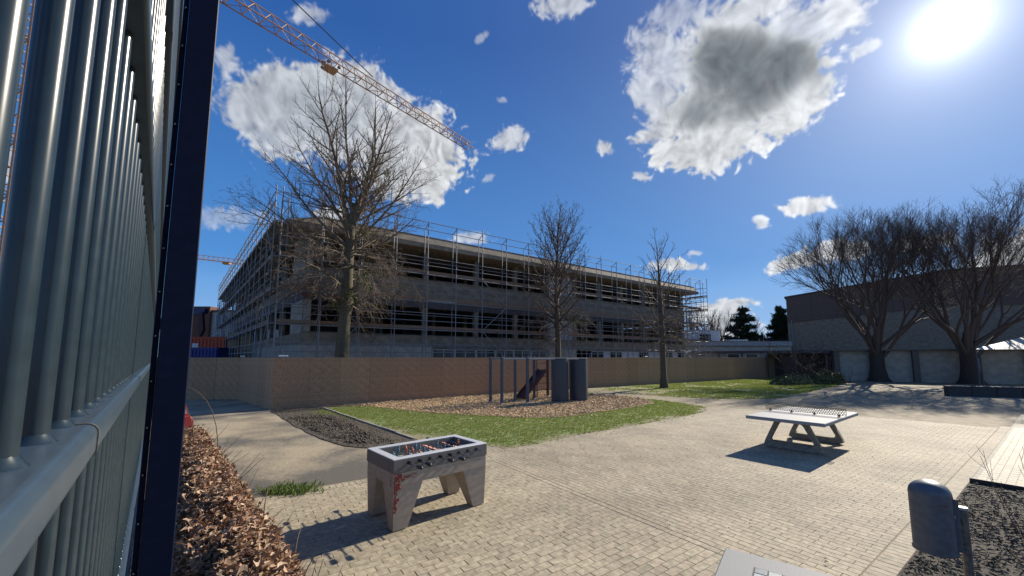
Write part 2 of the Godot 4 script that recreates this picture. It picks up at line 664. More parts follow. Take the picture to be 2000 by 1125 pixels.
func ground() -> void:
	solid("ground", sheet(PackedVector2Array([Vector2(-900, -300), Vector2(900, -300), Vector2(900, 1500), Vector2(-900, 1500)]), -0.05), mat("earth", Vector3(0.13, 0.115, 0.075), 0.95, "cloud", 0.3, 9.0))
	var yard := PackedVector2Array([Vector2(-30, -12), Vector2(62, -12), Vector2(62, 28), Vector2(40, 36), Vector2(30, 46), Vector2(-30, 46)])
	solid("paved_yard", sheet(yard, 0.0), mat("yard", Vector3(0.265, 0.222, 0.143), 0.88, "cloud", 0.22, 3.1, 0.2))
	# asphalt with a drift of sand
	var asph := smooth_loop(PackedVector2Array([Vector2(-30, 20), HOARD_L, HOARD_A, Vector2(-8.5, 14.4), Vector2(-5.8, 11.2), Vector2(-4.4, 9.7), Vector2(-3.3, 9.25), Vector2(-2.2, 9.75), Vector2(-0.7, 9.6), Vector2(-0.1, 9.1), pv(3.9, -0.06), pv(0, -0.06), pv(-8, -0.06), Vector2(-30, 4)]), 0.0, 3)
	var sand := func(p: Vector2) -> float:
		var w := (p - pave_from).dot(side(ALONG))
		return 0.72 - clampf((w + 1.5) * 0.75, 0.0, 1.1) + clampf(-(w + 6.5) * 0.25, -0.25, 0.0)
	solid("asphalt_path", sheet(asph, 0.002, Vector2(-14, 4), Vector2(16, 16)), plan_mat("asphalt", plan_texture(Vector2(-14, 4), Vector2(16, 16), 640, [Vector3(0.115, 0.105, 0.085), Vector3(0.36, 0.30, 0.20)], sand, 21), 0.85, 1.0))

	# brick paving in running bond; the bricks that show largest are parts of their own
	var pave := Node3D.new()
	pave.name = "brick_paving"
	pave.set_meta("kind", "structure")
	add_child(pave)
	var bm := brick_mesh(Vector2(0.1995, 0.0995), 0.02)
	var sm := brick_mesh(Vector2(0.0985, 0.0985), 0.02)
	var hm := brick_mesh(Vector2(0.0995, 0.1995), 0.02)
	var tones: Array[Vector3] = [Vector3(0.368, 0.315, 0.218), Vector3(0.358, 0.306, 0.211), Vector3(0.378, 0.326, 0.226), Vector3(0.342, 0.292, 0.20), Vector3(0.37, 0.31, 0.216), Vector3(0.357, 0.312, 0.215)]
	var spots: Array = []
	rng.seed = 4
	for k in range(-12, 62):
		for j in range(-20, 96):
			var u := (j + (0.5 if k % 2 else 0.0)) * 0.2035 + rng.randf_range(-0.003, 0.003)
			var w := (k + 0.5) * 0.1035 + 0.21
			if u > 3.95:
				continue
			if k % 2 and j == 18 and in_view(pv(3.914, w)) and w < 6.22:
				spots.append([pv(3.914, w), 2, pv(3.914, w).length()])
			var p := pv(u, w)
			if not in_view(p) or p.length() > 14.5 or w > 6.22 or (w < 0.2 and u < 4.2 + absf(w)):
				continue
			if w < 0.0 and Geometry2D.is_point_in_polygon(p, grass_near()):
				continue
			spots.append([p, 0, p.length()])
	# beyond one row of stretchers the courses turn by a right angle
	for k in range(0, 170):
		for j in range(-8, 34):
			var u := 3.975 + (k + 0.5) * 0.1035 + (0.006 if k > 0 else 0.0)
			var w := 0.1 + (j + (0.5 if k % 2 else 0.0)) * 0.2035 + rng.randf_range(-0.003, 0.003)
			var p := pv(u, w)
			if not in_view(p) or p.length() > 19.0 or w > 5.83 or (w < 0.0 and Geometry2D.is_point_in_polygon(p, grass_near())):
				continue
			spots.append([p, 1, p.length()])
			if k % 2 and j == 27:
				spots.append([pv(u, 5.85), 2, p.length()])
	for j in range(-6, 210):
		for w: float in [0.1, 6.012]:
			var p := pv(j * 0.1035, w)
			if in_view(p) and p.length() < 19.5 and (w > 1.0 or j < 44):
				spots.append([p, 1, p.length()])
	spots.sort_custom(func(a, b): return a[2] < b[2])
	var wear := FastNoiseLite.new()
	wear.frequency = 0.35
	wear.fractal_octaves = 4
	var base := frame(Vector2.ZERO, ALONG).basis
	var brick_mats: Array = []
	for t in tones.size():
		brick_mats.append(mat("brick%d" % t, tones[t], 0.8, "cloud", 0.2, 0.6, 0.12))
	var rest: Array = [[], [], []]
	var tints: Array = [[], [], []]
	for k in spots.size():
		var p: Vector2 = spots[k][0]
		var t := Transform3D(base * Basis.from_euler(Vector3(rng.randf_range(-0.004, 0.004), rng.randf_range(-0.01, 0.01), rng.randf_range(-0.004, 0.004))), V2(p, 0.0048 + rng.randf_range(-0.0006, 0.0006)))
		if k < 300:
			part(pave, "brick", [bm, hm, sm][spots[k][1]], brick_mats[rng.randi() % tones.size()], t)
		else:
			rest[spots[k][1]].append(t)
			var c: Vector3 = tones[rng.randi() % tones.size()] * (1.0 + 0.34 * wear.get_noise_2dv(p) + 0.22 * wear.get_noise_2dv(p * 5.0) + rng.randf_range(-0.05, 0.05))
			tints[spots[k][1]].append(Color(c.x, c.y, c.z))
	var plain := mat("bricks", Vector3.ONE * 0.97, 0.8, "cloud", 0.2, 0.7, 0.12)
	copies(pave, "far_bricks", bm, plain, rest[0], tints[0])
	copies(pave, "edging_bricks", hm, plain, rest[1], tints[1])
	copies(pave, "half_bricks", sm, plain, rest[2], tints[2])

	# the wet path beyond the edging
	var wet := mat("wet_paving", Vector3(0.17, 0.155, 0.125), 0.75, "cloud", 0.4, 1.3, 0.3)
	solid("wet_path", sheet(PackedVector2Array([pv(10.0, 6.115), pv(40, 6.115), pv(40, 20), pv(10.0, 20)]), 0.005), wet)
	var flags: Array = []
	var flag_tint: Array = []
	for k in 40:
		for j in 60:
			var p := pv(10.12 + (j + (0.5 if k % 2 else 0.0)) * 0.2035, 6.17 + (k + 0.5) * 0.1035)
			if in_view(p) and p.length() < 19.5:
				flags.append(Transform3D(base * Basis.from_euler(Vector3(rng.randf_range(-0.012, 0.012), 0, rng.randf_range(-0.012, 0.012))), V2(p, 0.0068)))
				var c: Vector3 = tones[rng.randi() % tones.size()] * rng.randf_range(0.75, 1.0)
				flag_tint.append(Color(c.x, c.y, c.z))
	copies(self, "wet_bricks", bm, mat("wet_bricks", Vector3.ONE * 0.60, 0.68, "cloud", 0.3, 0.6, 0.3), flags, flag_tint)
	var kerb := thing("steel_edging", "dark edging strip between wet path and planting bed, behind the bin", "edging", V2(pv(9.99, 8.5)))
	bev_block(kerb, "strip", shift(frame(pv(9.99, 8.92), side(ALONG)), Vector3(0.0, 0.03, 0)), Vector3(5.6, 0.09, 0.05), 0.008, mat("dark_edge", Vector3(0.03, 0.027, 0.025), 0.7))

	soil_and_grass()

func grass_near() -> PackedVector2Array:
	return PackedVector2Array([Vector2(-8.0, 16.7), Vector2(-4.5, 12.5), Vector2(-2.65, 10.5), Vector2(-2.2, 9.85), Vector2(-0.7, 9.7), Vector2(-0.2, 9.35), Vector2(0.5, 9.75), Vector2(1.4, 10.55), Vector2(3.7, 12.3), Vector2(6.4, 14.4), Vector2(7.7, 15.6), Vector2(8.25, 16.7), Vector2(8.1, 18.0), Vector2(7.5, 19.6), Vector2(6.0, 21.8), Vector2(4.7, 23.2), Vector2(3.2, 25.7)])

func soil_and_grass() -> void:
	# trodden soil strip
	var soil := smooth_loop(PackedVector2Array([HOARD_A + Vector2(0.05, 0.0), Vector2(-8.6, 14.45), Vector2(-5.9, 11.3), Vector2(-4.4, 9.8), Vector2(-3.3, 9.3), Vector2(-2.35, 9.85), Vector2(-2.75, 10.45), Vector2(-4.55, 12.45), Vector2(-8.1, 16.65), Vector2(-8.65, 16.85)]), 0.08, 8)
	solid("soil_strip", sheet(soil, 0.016), mat("soil", Vector3(0.095, 0.078, 0.056), 0.95, "cloud", 0.35, 1.4, 1.5))
	var clod := MB.new()
	clod.box(Transform3D(Basis.from_euler(Vector3(0.3, 0.5, 0.2)), Vector3.ZERO), Vector3(1, 0.6, 0.8), 0.22)
	var cm := clod.commit()
	var at: Array = []
	var tint: Array = []
	rng.seed = 12
	var rough := FastNoiseLite.new()
	rough.frequency = 0.5
	for k in 3600:
		var p := spot_in(soil)
		var s := rng.randf_range(0.008, 0.03) * (1.1 + rough.get_noise_2dv(p))
		if k % 3 == 0:
			s *= 2.2
			p = p.lerp(Vector2(-4.2, 10.2), 0.35)
			if not Geometry2D.is_point_in_polygon(p, soil):
				continue
		at.append(Transform3D(rnd_basis() * Basis.from_scale(Vector3.ONE * s), V2(p, 0.016 + s * 0.12)))
		var c := rng.randf_range(0.6, 1.25)
		tint.append(Color(0.085 * c, 0.068 * c, 0.047 * c))
	copies(self, "soil_clods", cm, mat("clods", Vector3.ONE * 0.95, 0.95), at, tint)

	# grass in front of the climbing frame
	var near := smooth_loop(grass_near(), 0.12, 5)
	var bare := func(p: Vector2) -> float:
		var edge := 9.0
		for k in near.size():
			edge = minf(edge, Geometry2D.get_closest_point_to_segment(p, near[k], near[(k + 1) % near.size()]).distance_to(p))
		var tow := (p - Vector2(-3.0, 11.0)).dot(Vector2(0.7, 0.7))
		return clampf(edge * 1.1, 0.0, 0.75) + clampf(tow * 0.35, -0.5, 0.35)
	var gt := plan_texture(Vector2(-9, 9), Vector2(18, 18), 300, [Vector3(0.25, 0.205, 0.135), Vector3(0.16, 0.205, 0.062)], bare, 31)
	solid("grass_ground", sheet(near, 0.009, Vector2(-9, 9), Vector2(18, 18)), plan_mat("grass_ground", gt, 0.95, 1.5))
	var far := smooth_loop(PackedVector2Array([HOARD_B + Vector2(0.6, 0.2), Vector2(6.3, 25.0), Vector2(7.3, 22.6), Vector2(8.6, 21.3), Vector2(10.6, 20.2), Vector2(13.3, 20.2), Vector2(16.7, 22.7), Vector2(21.5, 26.8), Vector2(25.5, 30.2), Vector2(28.5, 33.8), Vector2(28.2, 38.5), Vector2(29.6, 42.2)]), 0.15, 6)
	var bare2 := func(p: Vector2) -> float:
		return 0.45 + clampf((p.x - 9.0) * 0.12, -0.55, 0.25)
	var gt2 := plan_texture(Vector2(5, 19), Vector2(26, 26), 300, [Vector3(0.28, 0.235, 0.155), Vector3(0.165, 0.215, 0.062)], bare2, 41)
	solid("lawn_ground", sheet(far, 0.009, Vector2(5, 19), Vector2(26, 26)), plan_mat("lawn_ground", gt2, 0.95, 1.5))
	var tuft := MB.new()
	for k in 7:
		var a := k * 2.4
		var r := 0.35 + 0.1 * (k % 3)
		var q := Vector3(cos(a), 0, sin(a)) * r * 0.4
		var tip := q + Vector3(cos(a + 0.5) * 0.5, 0.75 + 0.12 * (k % 3), sin(a + 0.5) * 0.5)
		var w := Vector3(-sin(a), 0, cos(a)) * 0.07
		var mid := q.lerp(tip, 0.55) + Vector3(0, 0.1, 0)
		tuft.quad(q - w, q + w, mid + w * 0.8, mid - w * 0.8)
		tuft.tri(mid - w * 0.8, mid + w * 0.8, tip)
	var tm := tuft.commit()
	var gm := mat("grass", Vector3.ONE, 0.6)
	gm.backlight_enabled = true
	gm.backlight = Color(0.85, 0.85, 0.6)
	var patch := FastNoiseLite.new()
	patch.frequency = 0.35
	patch.fractal_octaves = 4
	var chips_poly := chip_bed()
	for lot in [["grass", near, 52000, bare, 0.044], ["lawn_grass", far, 36000, bare2, 0.06]]:
		at = []
		tint = []
		for k in int(lot[2]):
			var p := spot_in(lot[1])
			if k % 6 == 0:
				p += Vector2(rng.randfn(), rng.randfn()) * 0.28
			if not in_view(p) or Geometry2D.is_point_in_polygon(p, chips_poly):
				continue
			var t: float = (lot[3] as Callable).call(p) + patch.get_noise_2dv(p) * 1.0
			if rng.randf() > clampf(t * 1.5 - 0.2, 0.03, 1.0):
				continue
			var s: float = float(lot[4]) * rng.randf_range(0.5, 1.25)
			at.append(Transform3D(Basis(Vector3.UP, rng.randf() * TAU) * Basis.from_scale(Vector3(s * 1.3, s, s * 1.3)), V2(p, 0.006)))
			var c := Color(0.17, 0.26, 0.042).lerp(Color(0.30, 0.315, 0.09), clampf(rng.randf() * 0.8 + patch.get_noise_2dv(p * 3.0) * 0.5, 0, 1))
			if rng.randf() < 0.1:
				c = Color(0.24, 0.20, 0.11)
			tint.append(c)
		copies(self, lot[0], tm, gm, at, tint)

	# wood chips under the climbing frame
	solid("woodchip_bed", sheet(smooth_loop(chips_poly, 0.15, 7), 0.026), mat("chip_bed", Vector3(0.45, 0.32, 0.175), 0.9, "chips", 0.5, 0.5, 2.0))
	var chip := MB.new()
	chip.box(Transform3D(), Vector3(1, 0.22, 0.42))
	var chm := chip.commit()
	at = []
	tint = []
	for k in 15000:
		var p := spot_in(chips_poly)
		if k % 14 == 0:
			p += Vector2(rng.randf_range(-1, 1), rng.randf_range(-1.1, 0.4))
		var s := rng.randf_range(0.035, 0.085)
		at.append(Transform3D(Basis.from_euler(Vector3(rng.randf_range(-0.6, 0.6), rng.randf() * TAU, rng.randf_range(-0.6, 0.6))) * Basis.from_scale(Vector3.ONE * s), V2(p, 0.034 + rng.randf() * 0.02)))
		var c := Vector3(0.68, 0.49, 0.27).lerp(Vector3(0.34, 0.205, 0.105), rng.randf() ** 1.6) * rng.randf_range(0.8, 1.2)
		tint.append(Color(c.x, c.y, c.z))
	copies(self, "wood_chips", chm, mat("chips", Vector3.ONE, 0.8), at, tint)

	# the stone edging between soil and grass
	var edging := thing("stone_edging", "thin pale stone edging between trodden soil and grass", "edging", V(-5.5, 13.5))
	var e0 := Vector2(-8.05, 16.55)
	var e1 := Vector2(-2.55, 10.3)
	var em := mat("edge_stone", Vector3(0.34, 0.31, 0.25), 0.85, "cloud", 0.3, 0.8)
	for k in 8:
		var d := (e1 - e0) / 8.0
		bev_block(edging, "kerb_stone", shift(frame(e0 + d * (k + 0.5), d), Vector3(0, 0.02 + rng.randf_range(-0.008, 0.008), rng.randf_range(-0.015, 0.015))), Vector3(d.length() - 0.012, 0.07, 0.075), 0.008, em)

	# planting bed at the lower right, with litter
	var bed := PackedVector2Array([pv(0.5, 6.115), pv(9.97, 6.115), pv(9.97, 12.2), pv(0.5, 12.2)])
	solid("planting_bed", sheet(bed, 0.004), mat("bed_soil", Vector3(0.105, 0.088, 0.064), 0.85, "cloud", 0.5, 0.6, 5.0))
	var leaf := leaf_mesh()
	at = []
	tint = []
	var lat: Array = []
	var ltint: Array = []
	for k in 9000:
		var p := pv(rng.randf_range(4.0, 9.9), rng.randf_range(6.15, 9.6))
		if not in_view(p):
			continue
		if k % 9 == 0:
			var s := rng.randf_range(0.008, 0.024)
			at.append(Transform3D(rnd_basis() * Basis.from_scale(Vector3(s, s * 0.7, s)), V2(p, 0.006 + s * 0.2)))
			var c := rng.randf_range(0.5, 1.5)
			tint.append(Color(0.10 * c, 0.084 * c, 0.062 * c))
		else:
			var s := rng.randf_range(0.5, 1.1)
			lat.append(Transform3D(Basis.from_euler(Vector3(rng.randf_range(-0.25, 0.25), rng.randf() * TAU, rng.randf_range(-0.25, 0.25))) * Basis.from_scale(Vector3.ONE * s), V2(p, 0.012 + rng.randf() * 0.012)))
			var c := Vector3(0.17, 0.125, 0.08).lerp(Vector3(0.075, 0.09, 0.04), rng.randf() ** 2.0) * rng.randf_range(0.6, 1.3)
			ltint.append(Color(c.x, c.y, c.z))
	copies(self, "bed_clods", cm, mat("wet_clods", Vector3.ONE * 0.9, 0.85), at, tint)
	copies(self, "leaf_litter", leaf, mat("litter", Vector3.ONE, 0.5), lat, ltint)
	# scraps on the paving
	at = []
	tint = []
	for k in 170:
		var p := pv(rng.randf_range(-1, 14), rng.randf_range(-0.2, 6.0))
		if in_view(p):
			at.append(Transform3D(Basis.from_euler(Vector3(rng.randf_range(-0.4, 0.4), rng.randf() * TAU, 0)) * Basis.from_scale(Vector3.ONE * rng.randf_range(0.25, 0.75)), V2(p, 0.026)))
			var c := rng.randf_range(0.4, 1.3)
			tint.append(Color(0.2 * c, 0.13 * c, 0.07 * c))
	copies(self, "fallen_leaves", leaf, mats["litter"], at, tint)
	# weeds at the corner of paving and hedge
	at = []
	tint = []
	for k in 420:
		var p := Vector2(-3.6, 6.42) + Vector2(rng.randfn() * 0.2, rng.randfn() * 0.13)
		at.append(Transform3D(Basis(Vector3.UP, rng.randf() * TAU) * Basis.from_scale(Vector3.ONE * rng.randf_range(0.03, 0.08)), V2(p, 0.008)))
		tint.append(Color(0.06, 0.12, 0.02).lerp(Color(0.15, 0.2, 0.05), rng.randf()))
	copies(self, "corner_weeds", tm, gm, at, tint)

func chip_bed() -> PackedVector2Array:
	return PackedVector2Array([Vector2(-7.7, 17.5), Vector2(-6.6, 17.2), Vector2(-4.6, 15.95), Vector2(-3.1, 15.0), Vector2(-1.9, 14.65), Vector2(0.1, 13.9), Vector2(1.7, 13.95), Vector2(4.1, 15.8), Vector2(6.6, 18.2), Vector2(6.7, 20.6), Vector2(5.4, 21.9), Vector2(4.2, 22.9), Vector2(3.0, 25.5)])

func leaf_mesh() -> ArrayMesh:
	var b := MB.new()
	var rows: Array = []
	for k in 4:
		var t := k / 3.0
		var w: float = [0.004, 0.014, 0.011, 0.001][k]
		var x := (t - 0.5) * 0.06
		var up := 0.012 * sin(t * 2.6) - 0.01 * t
		rows.append([Vector3(x, up + w * 0.9, -w), Vector3(x, up, 0), Vector3(x, up + w * 0.9, w)])
	for k in 3:
		for s in 2:
			b.quad(rows[k][s], rows[k][s + 1], rows[k + 1][s + 1], rows[k + 1][s])
	return b.commit()


# ---------------------------------------------------------------- the bar fence, its post, the hedge
func fp(s: float, r: float, y: float) -> Vector3:
	return V2(FENCE * s + side(FENCE) * r, y)

func fence() -> void:
	var paint := mat("fence_paint", Vector3(0.019, 0.033, 0.044), 0.25, "cloud", 0.14, 0.3)
	var railp := mat("rail_paint", Vector3(0.045, 0.070, 0.098), 0.3, "cloud", 0.08, 0.4)
	var worn := mat("worn_paint", Vector3(0.12, 0.115, 0.10), 0.45, "cloud", 0.35, 0.1)
	var f := thing("bar_fence", "tall blue grey steel bar fence running away along the left edge", "fence", fp(3, -0.08, 0))
	var levels: Array[float] = [0.2, 0.94, 2.055, 2.785, 3.765, 6.15]
	var bar := MB.new()
	bar.tube(PackedVector3Array([Vector3(0, 0.12, 0), Vector3(0, 6.13, 0)]), PackedFloat32Array([0.0108, 0.0108]), 14)
	var bm := bar.commit()
	var weld := MB.new()
	weld.lathe(PackedVector2Array([Vector2(0.0185, 0.0), Vector2(0.0155, 0.002), Vector2(0.012, 0.0075), Vector2(0.0105, 0.010)]), 12, Transform3D())
	var wm := weld.commit()
	for k in range(-3, 98):
		var s := 0.49 + 0.12 * k
		var p := part(f, "bar", bm, paint, Transform3D(Basis(Vector3.UP, k * 1.3), fp(s, -0.085, 0)))
		if k >= 0 and k < 34:
			for y: float in [2.0545, 0.9395, 0.1995]:
				part(p, "weld", wm, paint, Transform3D(Basis(Vector3.UP, k * 1.7), fp(s, -0.085, y)))
	# rails: flat bar of 60 x 42 with rounded edges
	var prof := PackedVector2Array()
	for q in [[0.03 - 0.012, 0.021 - 0.012, 0], [-0.03 + 0.006, 0.021 - 0.006, 1], [-0.03 + 0.006, -0.021 + 0.006, 2], [0.03 - 0.010, -0.021 + 0.010, 3]]:
		var r: float = [0.012, 0.006, 0.006, 0.010][q[2]]
		for j in 5:
			var a := (float(q[2]) + j / 4.0) * PI / 2.0
			prof.push_back(Vector2(q[0] + cos(a) * r, q[1] + sin(a) * r))
	for y in levels:
		var m := MB.new()
		var t := frame(FENCE * -0.6 + side(FENCE) * -0.08, FENCE, y - 0.021)
		# outline in (right of the fence, up), carried along the fence
		var tt := Transform3D(Basis(t.basis.z, Vector3.UP, -t.basis.x * -1.0), t.origin)
		smooth_prism(m, prof, tt, 12.6)
		part(f, "rail", m.commit(), railp)
	# a splice sleeve on the middle rail
	var sl := MB.new()
	var big := PackedVector2Array()
	for p in prof:
		big.push_back(p * Vector2(1.05, 1.07))
	var ts := frame(FENCE * 0.735 + side(FENCE) * -0.08, FENCE, 2.034)
	smooth_prism(sl, big, Transform3D(Basis(ts.basis.z, Vector3.UP, ts.basis.x), ts.origin), 0.007)
	part(f, "splice_seam", sl.commit(), worn)

	var navy := mat("navy_paint", Vector3(0.005, 0.010, 0.033), 0.5, "cloud", 0.15, 0.4)
	navy.metallic_specular = 0.25
	var post := thing("fence_post", "tall dark navy box post standing against the bar fence, bolted along one edge", "post", fp(2.4, 0.07, 0))
	bev_block(post, "column", frame(FENCE * 2.44 + side(FENCE) * 0.0585, FENCE, 3.2), Vector3(0.08, 6.4, 0.114), 0.004, navy)
	bev_block(post, "flange", frame(FENCE * 2.47 + side(FENCE) * -0.010, FENCE, 3.2), Vector3(0.008, 6.3, 0.022), 0.002, navy)
	var steel := mat("bolt_steel", Vector3(0.45, 0.45, 0.46), 0.3, "", 0, 1, 0, 0.9)
	for k in 20:
		var y := 0.35 + 0.21 * k
		var b := rod(post, "bolt", fp(2.47, -0.012, y), fp(2.448, -0.012, y), 0.0034, steel)
		rod(b, "nut", fp(2.465, -0.012, y), fp(2.455, -0.012, y), 0.006, navy)

func smooth_prism(b: MB, prof: PackedVector2Array, t: Transform3D, depth: float) -> void:
	var k := prof.size()
	var first := b.v.size()
	var mid := Vector2.ZERO
	for p in prof:
		mid += p / k
	for e in 2:
		for j in k:
			var tg := prof[(j + 1) % k] - prof[(j + k - 1) % k]
			var nn := Vector2(tg.y, -tg.x).normalized()
			b.v.push_back(t * Vector3(prof[j].x, prof[j].y, e * depth))
			b.n.push_back((t.basis * Vector3(nn.x, nn.y, 0)).normalized())
			b.c.push_back(Color.WHITE)
	var flip := t.basis.determinant() < 0.0
	for j in k:
		var a := first + j
		var c := first + (j + 1) % k
		if flip:
			b.i.append_array([a, c, a + k, c, c + k, a + k])
		else:
			b.i.append_array([a, a + k, c, c, a + k, c + k])
	var ends := PackedVector3Array()
	for e in 2:
		var o := t * Vector3(mid.x, mid.y, depth * 0.5)
		var m := t * Vector3(mid.x, mid.y, e * depth)
		for j in k:
			b.tri_out(m, t * Vector3(prof[j].x, prof[j].y, e * depth), t * Vector3(prof[(j + 1) % k].x, prof[(j + 1) % k].y, e * depth), o)

func hedge() -> void:
	rng.seed = 21
	var h := thing("beech_hedge", "clipped hedge of dry brown leaves beside the dark fence post", "hedge", fp(4.5, 0.5, 0))
	var lump := FastNoiseLite.new()
	lump.frequency = 1.1
	lump.fractal_octaves = 3
	var twig := mat("twig", Vector3(0.13, 0.085, 0.055), 0.85)
	var t := MB.new()
	for k in 1500:
		var s := rng.randf_range(1.9, 8.1)
		var r0 := rng.randf_range(0.3, 0.55)
		var a := fp(s, r0, rng.randf_range(0.1, 0.6))
		var out := Vector3(rng.randf_range(-0.2, 0.2), rng.randf_range(0.25, 0.65), 0) + V2(side(FENCE)) * rng.randf_range(-0.3, 0.32) + V2(FENCE) * rng.randf_range(-0.3, 0.3)
		var b := a + out * rng.randf_range(0.7, 1.03)
		t.tube(PackedVector3Array([a, a.lerp(b, 0.5) + Vector3(0, 0.04, 0), b]), PackedFloat32Array([0.006, 0.004, 0.0015]), 4, false)
	part(h, "branches", t.commit(), twig)
	for q in [[5.95, 0.62, 0.95, 0.86, -0.55], [6.35, 0.42, 0.92, 0.78, -0.45], [3.9, 0.75, 0.8, 0.2, 0.08], [3.3, 0.85, 0.65, 0.16, 0.1], [2.6, 0.9, 0.6, 0.14, 0.12]]:
		var path := PackedVector3Array()
		var rad := PackedFloat32Array()
		for k in 9:
			var u := k / 8.0
			var up := sin(u * 1.75) * float(q[3])
			path.push_back(fp(float(q[0]) + u * u * 0.2, float(q[1]) + float(q[4]) * u * u, float(q[2]) + up))
			rad.push_back(lerpf(0.0055, 0.0018, u))
		var cane := MB.new()
		cane.tube(path, rad, 5)
		part(h, "cane", cane.commit(), twig)
	var leaf := leaf_mesh()
	var at: Array = []
	var tint: Array = []
	for k in 76000:
		var s := 1.85 + 6.3 * (rng.randf() ** 1.35)
		var a := rng.randf_range(-0.35, 2.9)          # round the cross-section from low right over the top
		var n := lump.get_noise_2d(s * 1.6, a * 1.3)
		var endr := clampf((8.25 - s) / 0.5, 0.05, 1.0) ** 0.5
		var depth := rng.randf() ** 1.3
		var rr := (1.0 - 0.36 * depth + 0.16 * n + 0.05 * rng.randfn()) * endr
		var lowest := a < 0.35
		var x := 0.43 + cos(a) * 0.31 * rr * (1.15 if a < 0.6 else 1.0)
		var y := 0.48 + sin(a) * 0.58 * rr
		if lowest:
			y = 0.48 + (a - 0.35) * 0.6 + rng.randf_range(-0.1, 0.1)
			x += 0.03
		if x < 0.11 or y < 0.02:
			continue
		at.append(Transform3D(rnd_basis() * Basis.from_scale(Vector3(rng.randf_range(0.5, 1.0), rng.randf_range(1.0, 2.4), rng.randf_range(0.3, 0.6))), fp(s, x, y)))
		var c := Vector3(0.54, 0.39, 0.25).lerp(Vector3(0.21, 0.10, 0.055), rng.randf() ** 0.9) * rng.randf_range(0.65, 1.25)
		tint.append(Color(c.x, c.y, c.z))
	var lm := mat("beech_leaf", Vector3.ONE, 0.62)
	lm.backlight_enabled = true
	lm.backlight = Color(0.35, 0.28, 0.2)
	copies(h, "leaves", leaf, lm, at, tint)


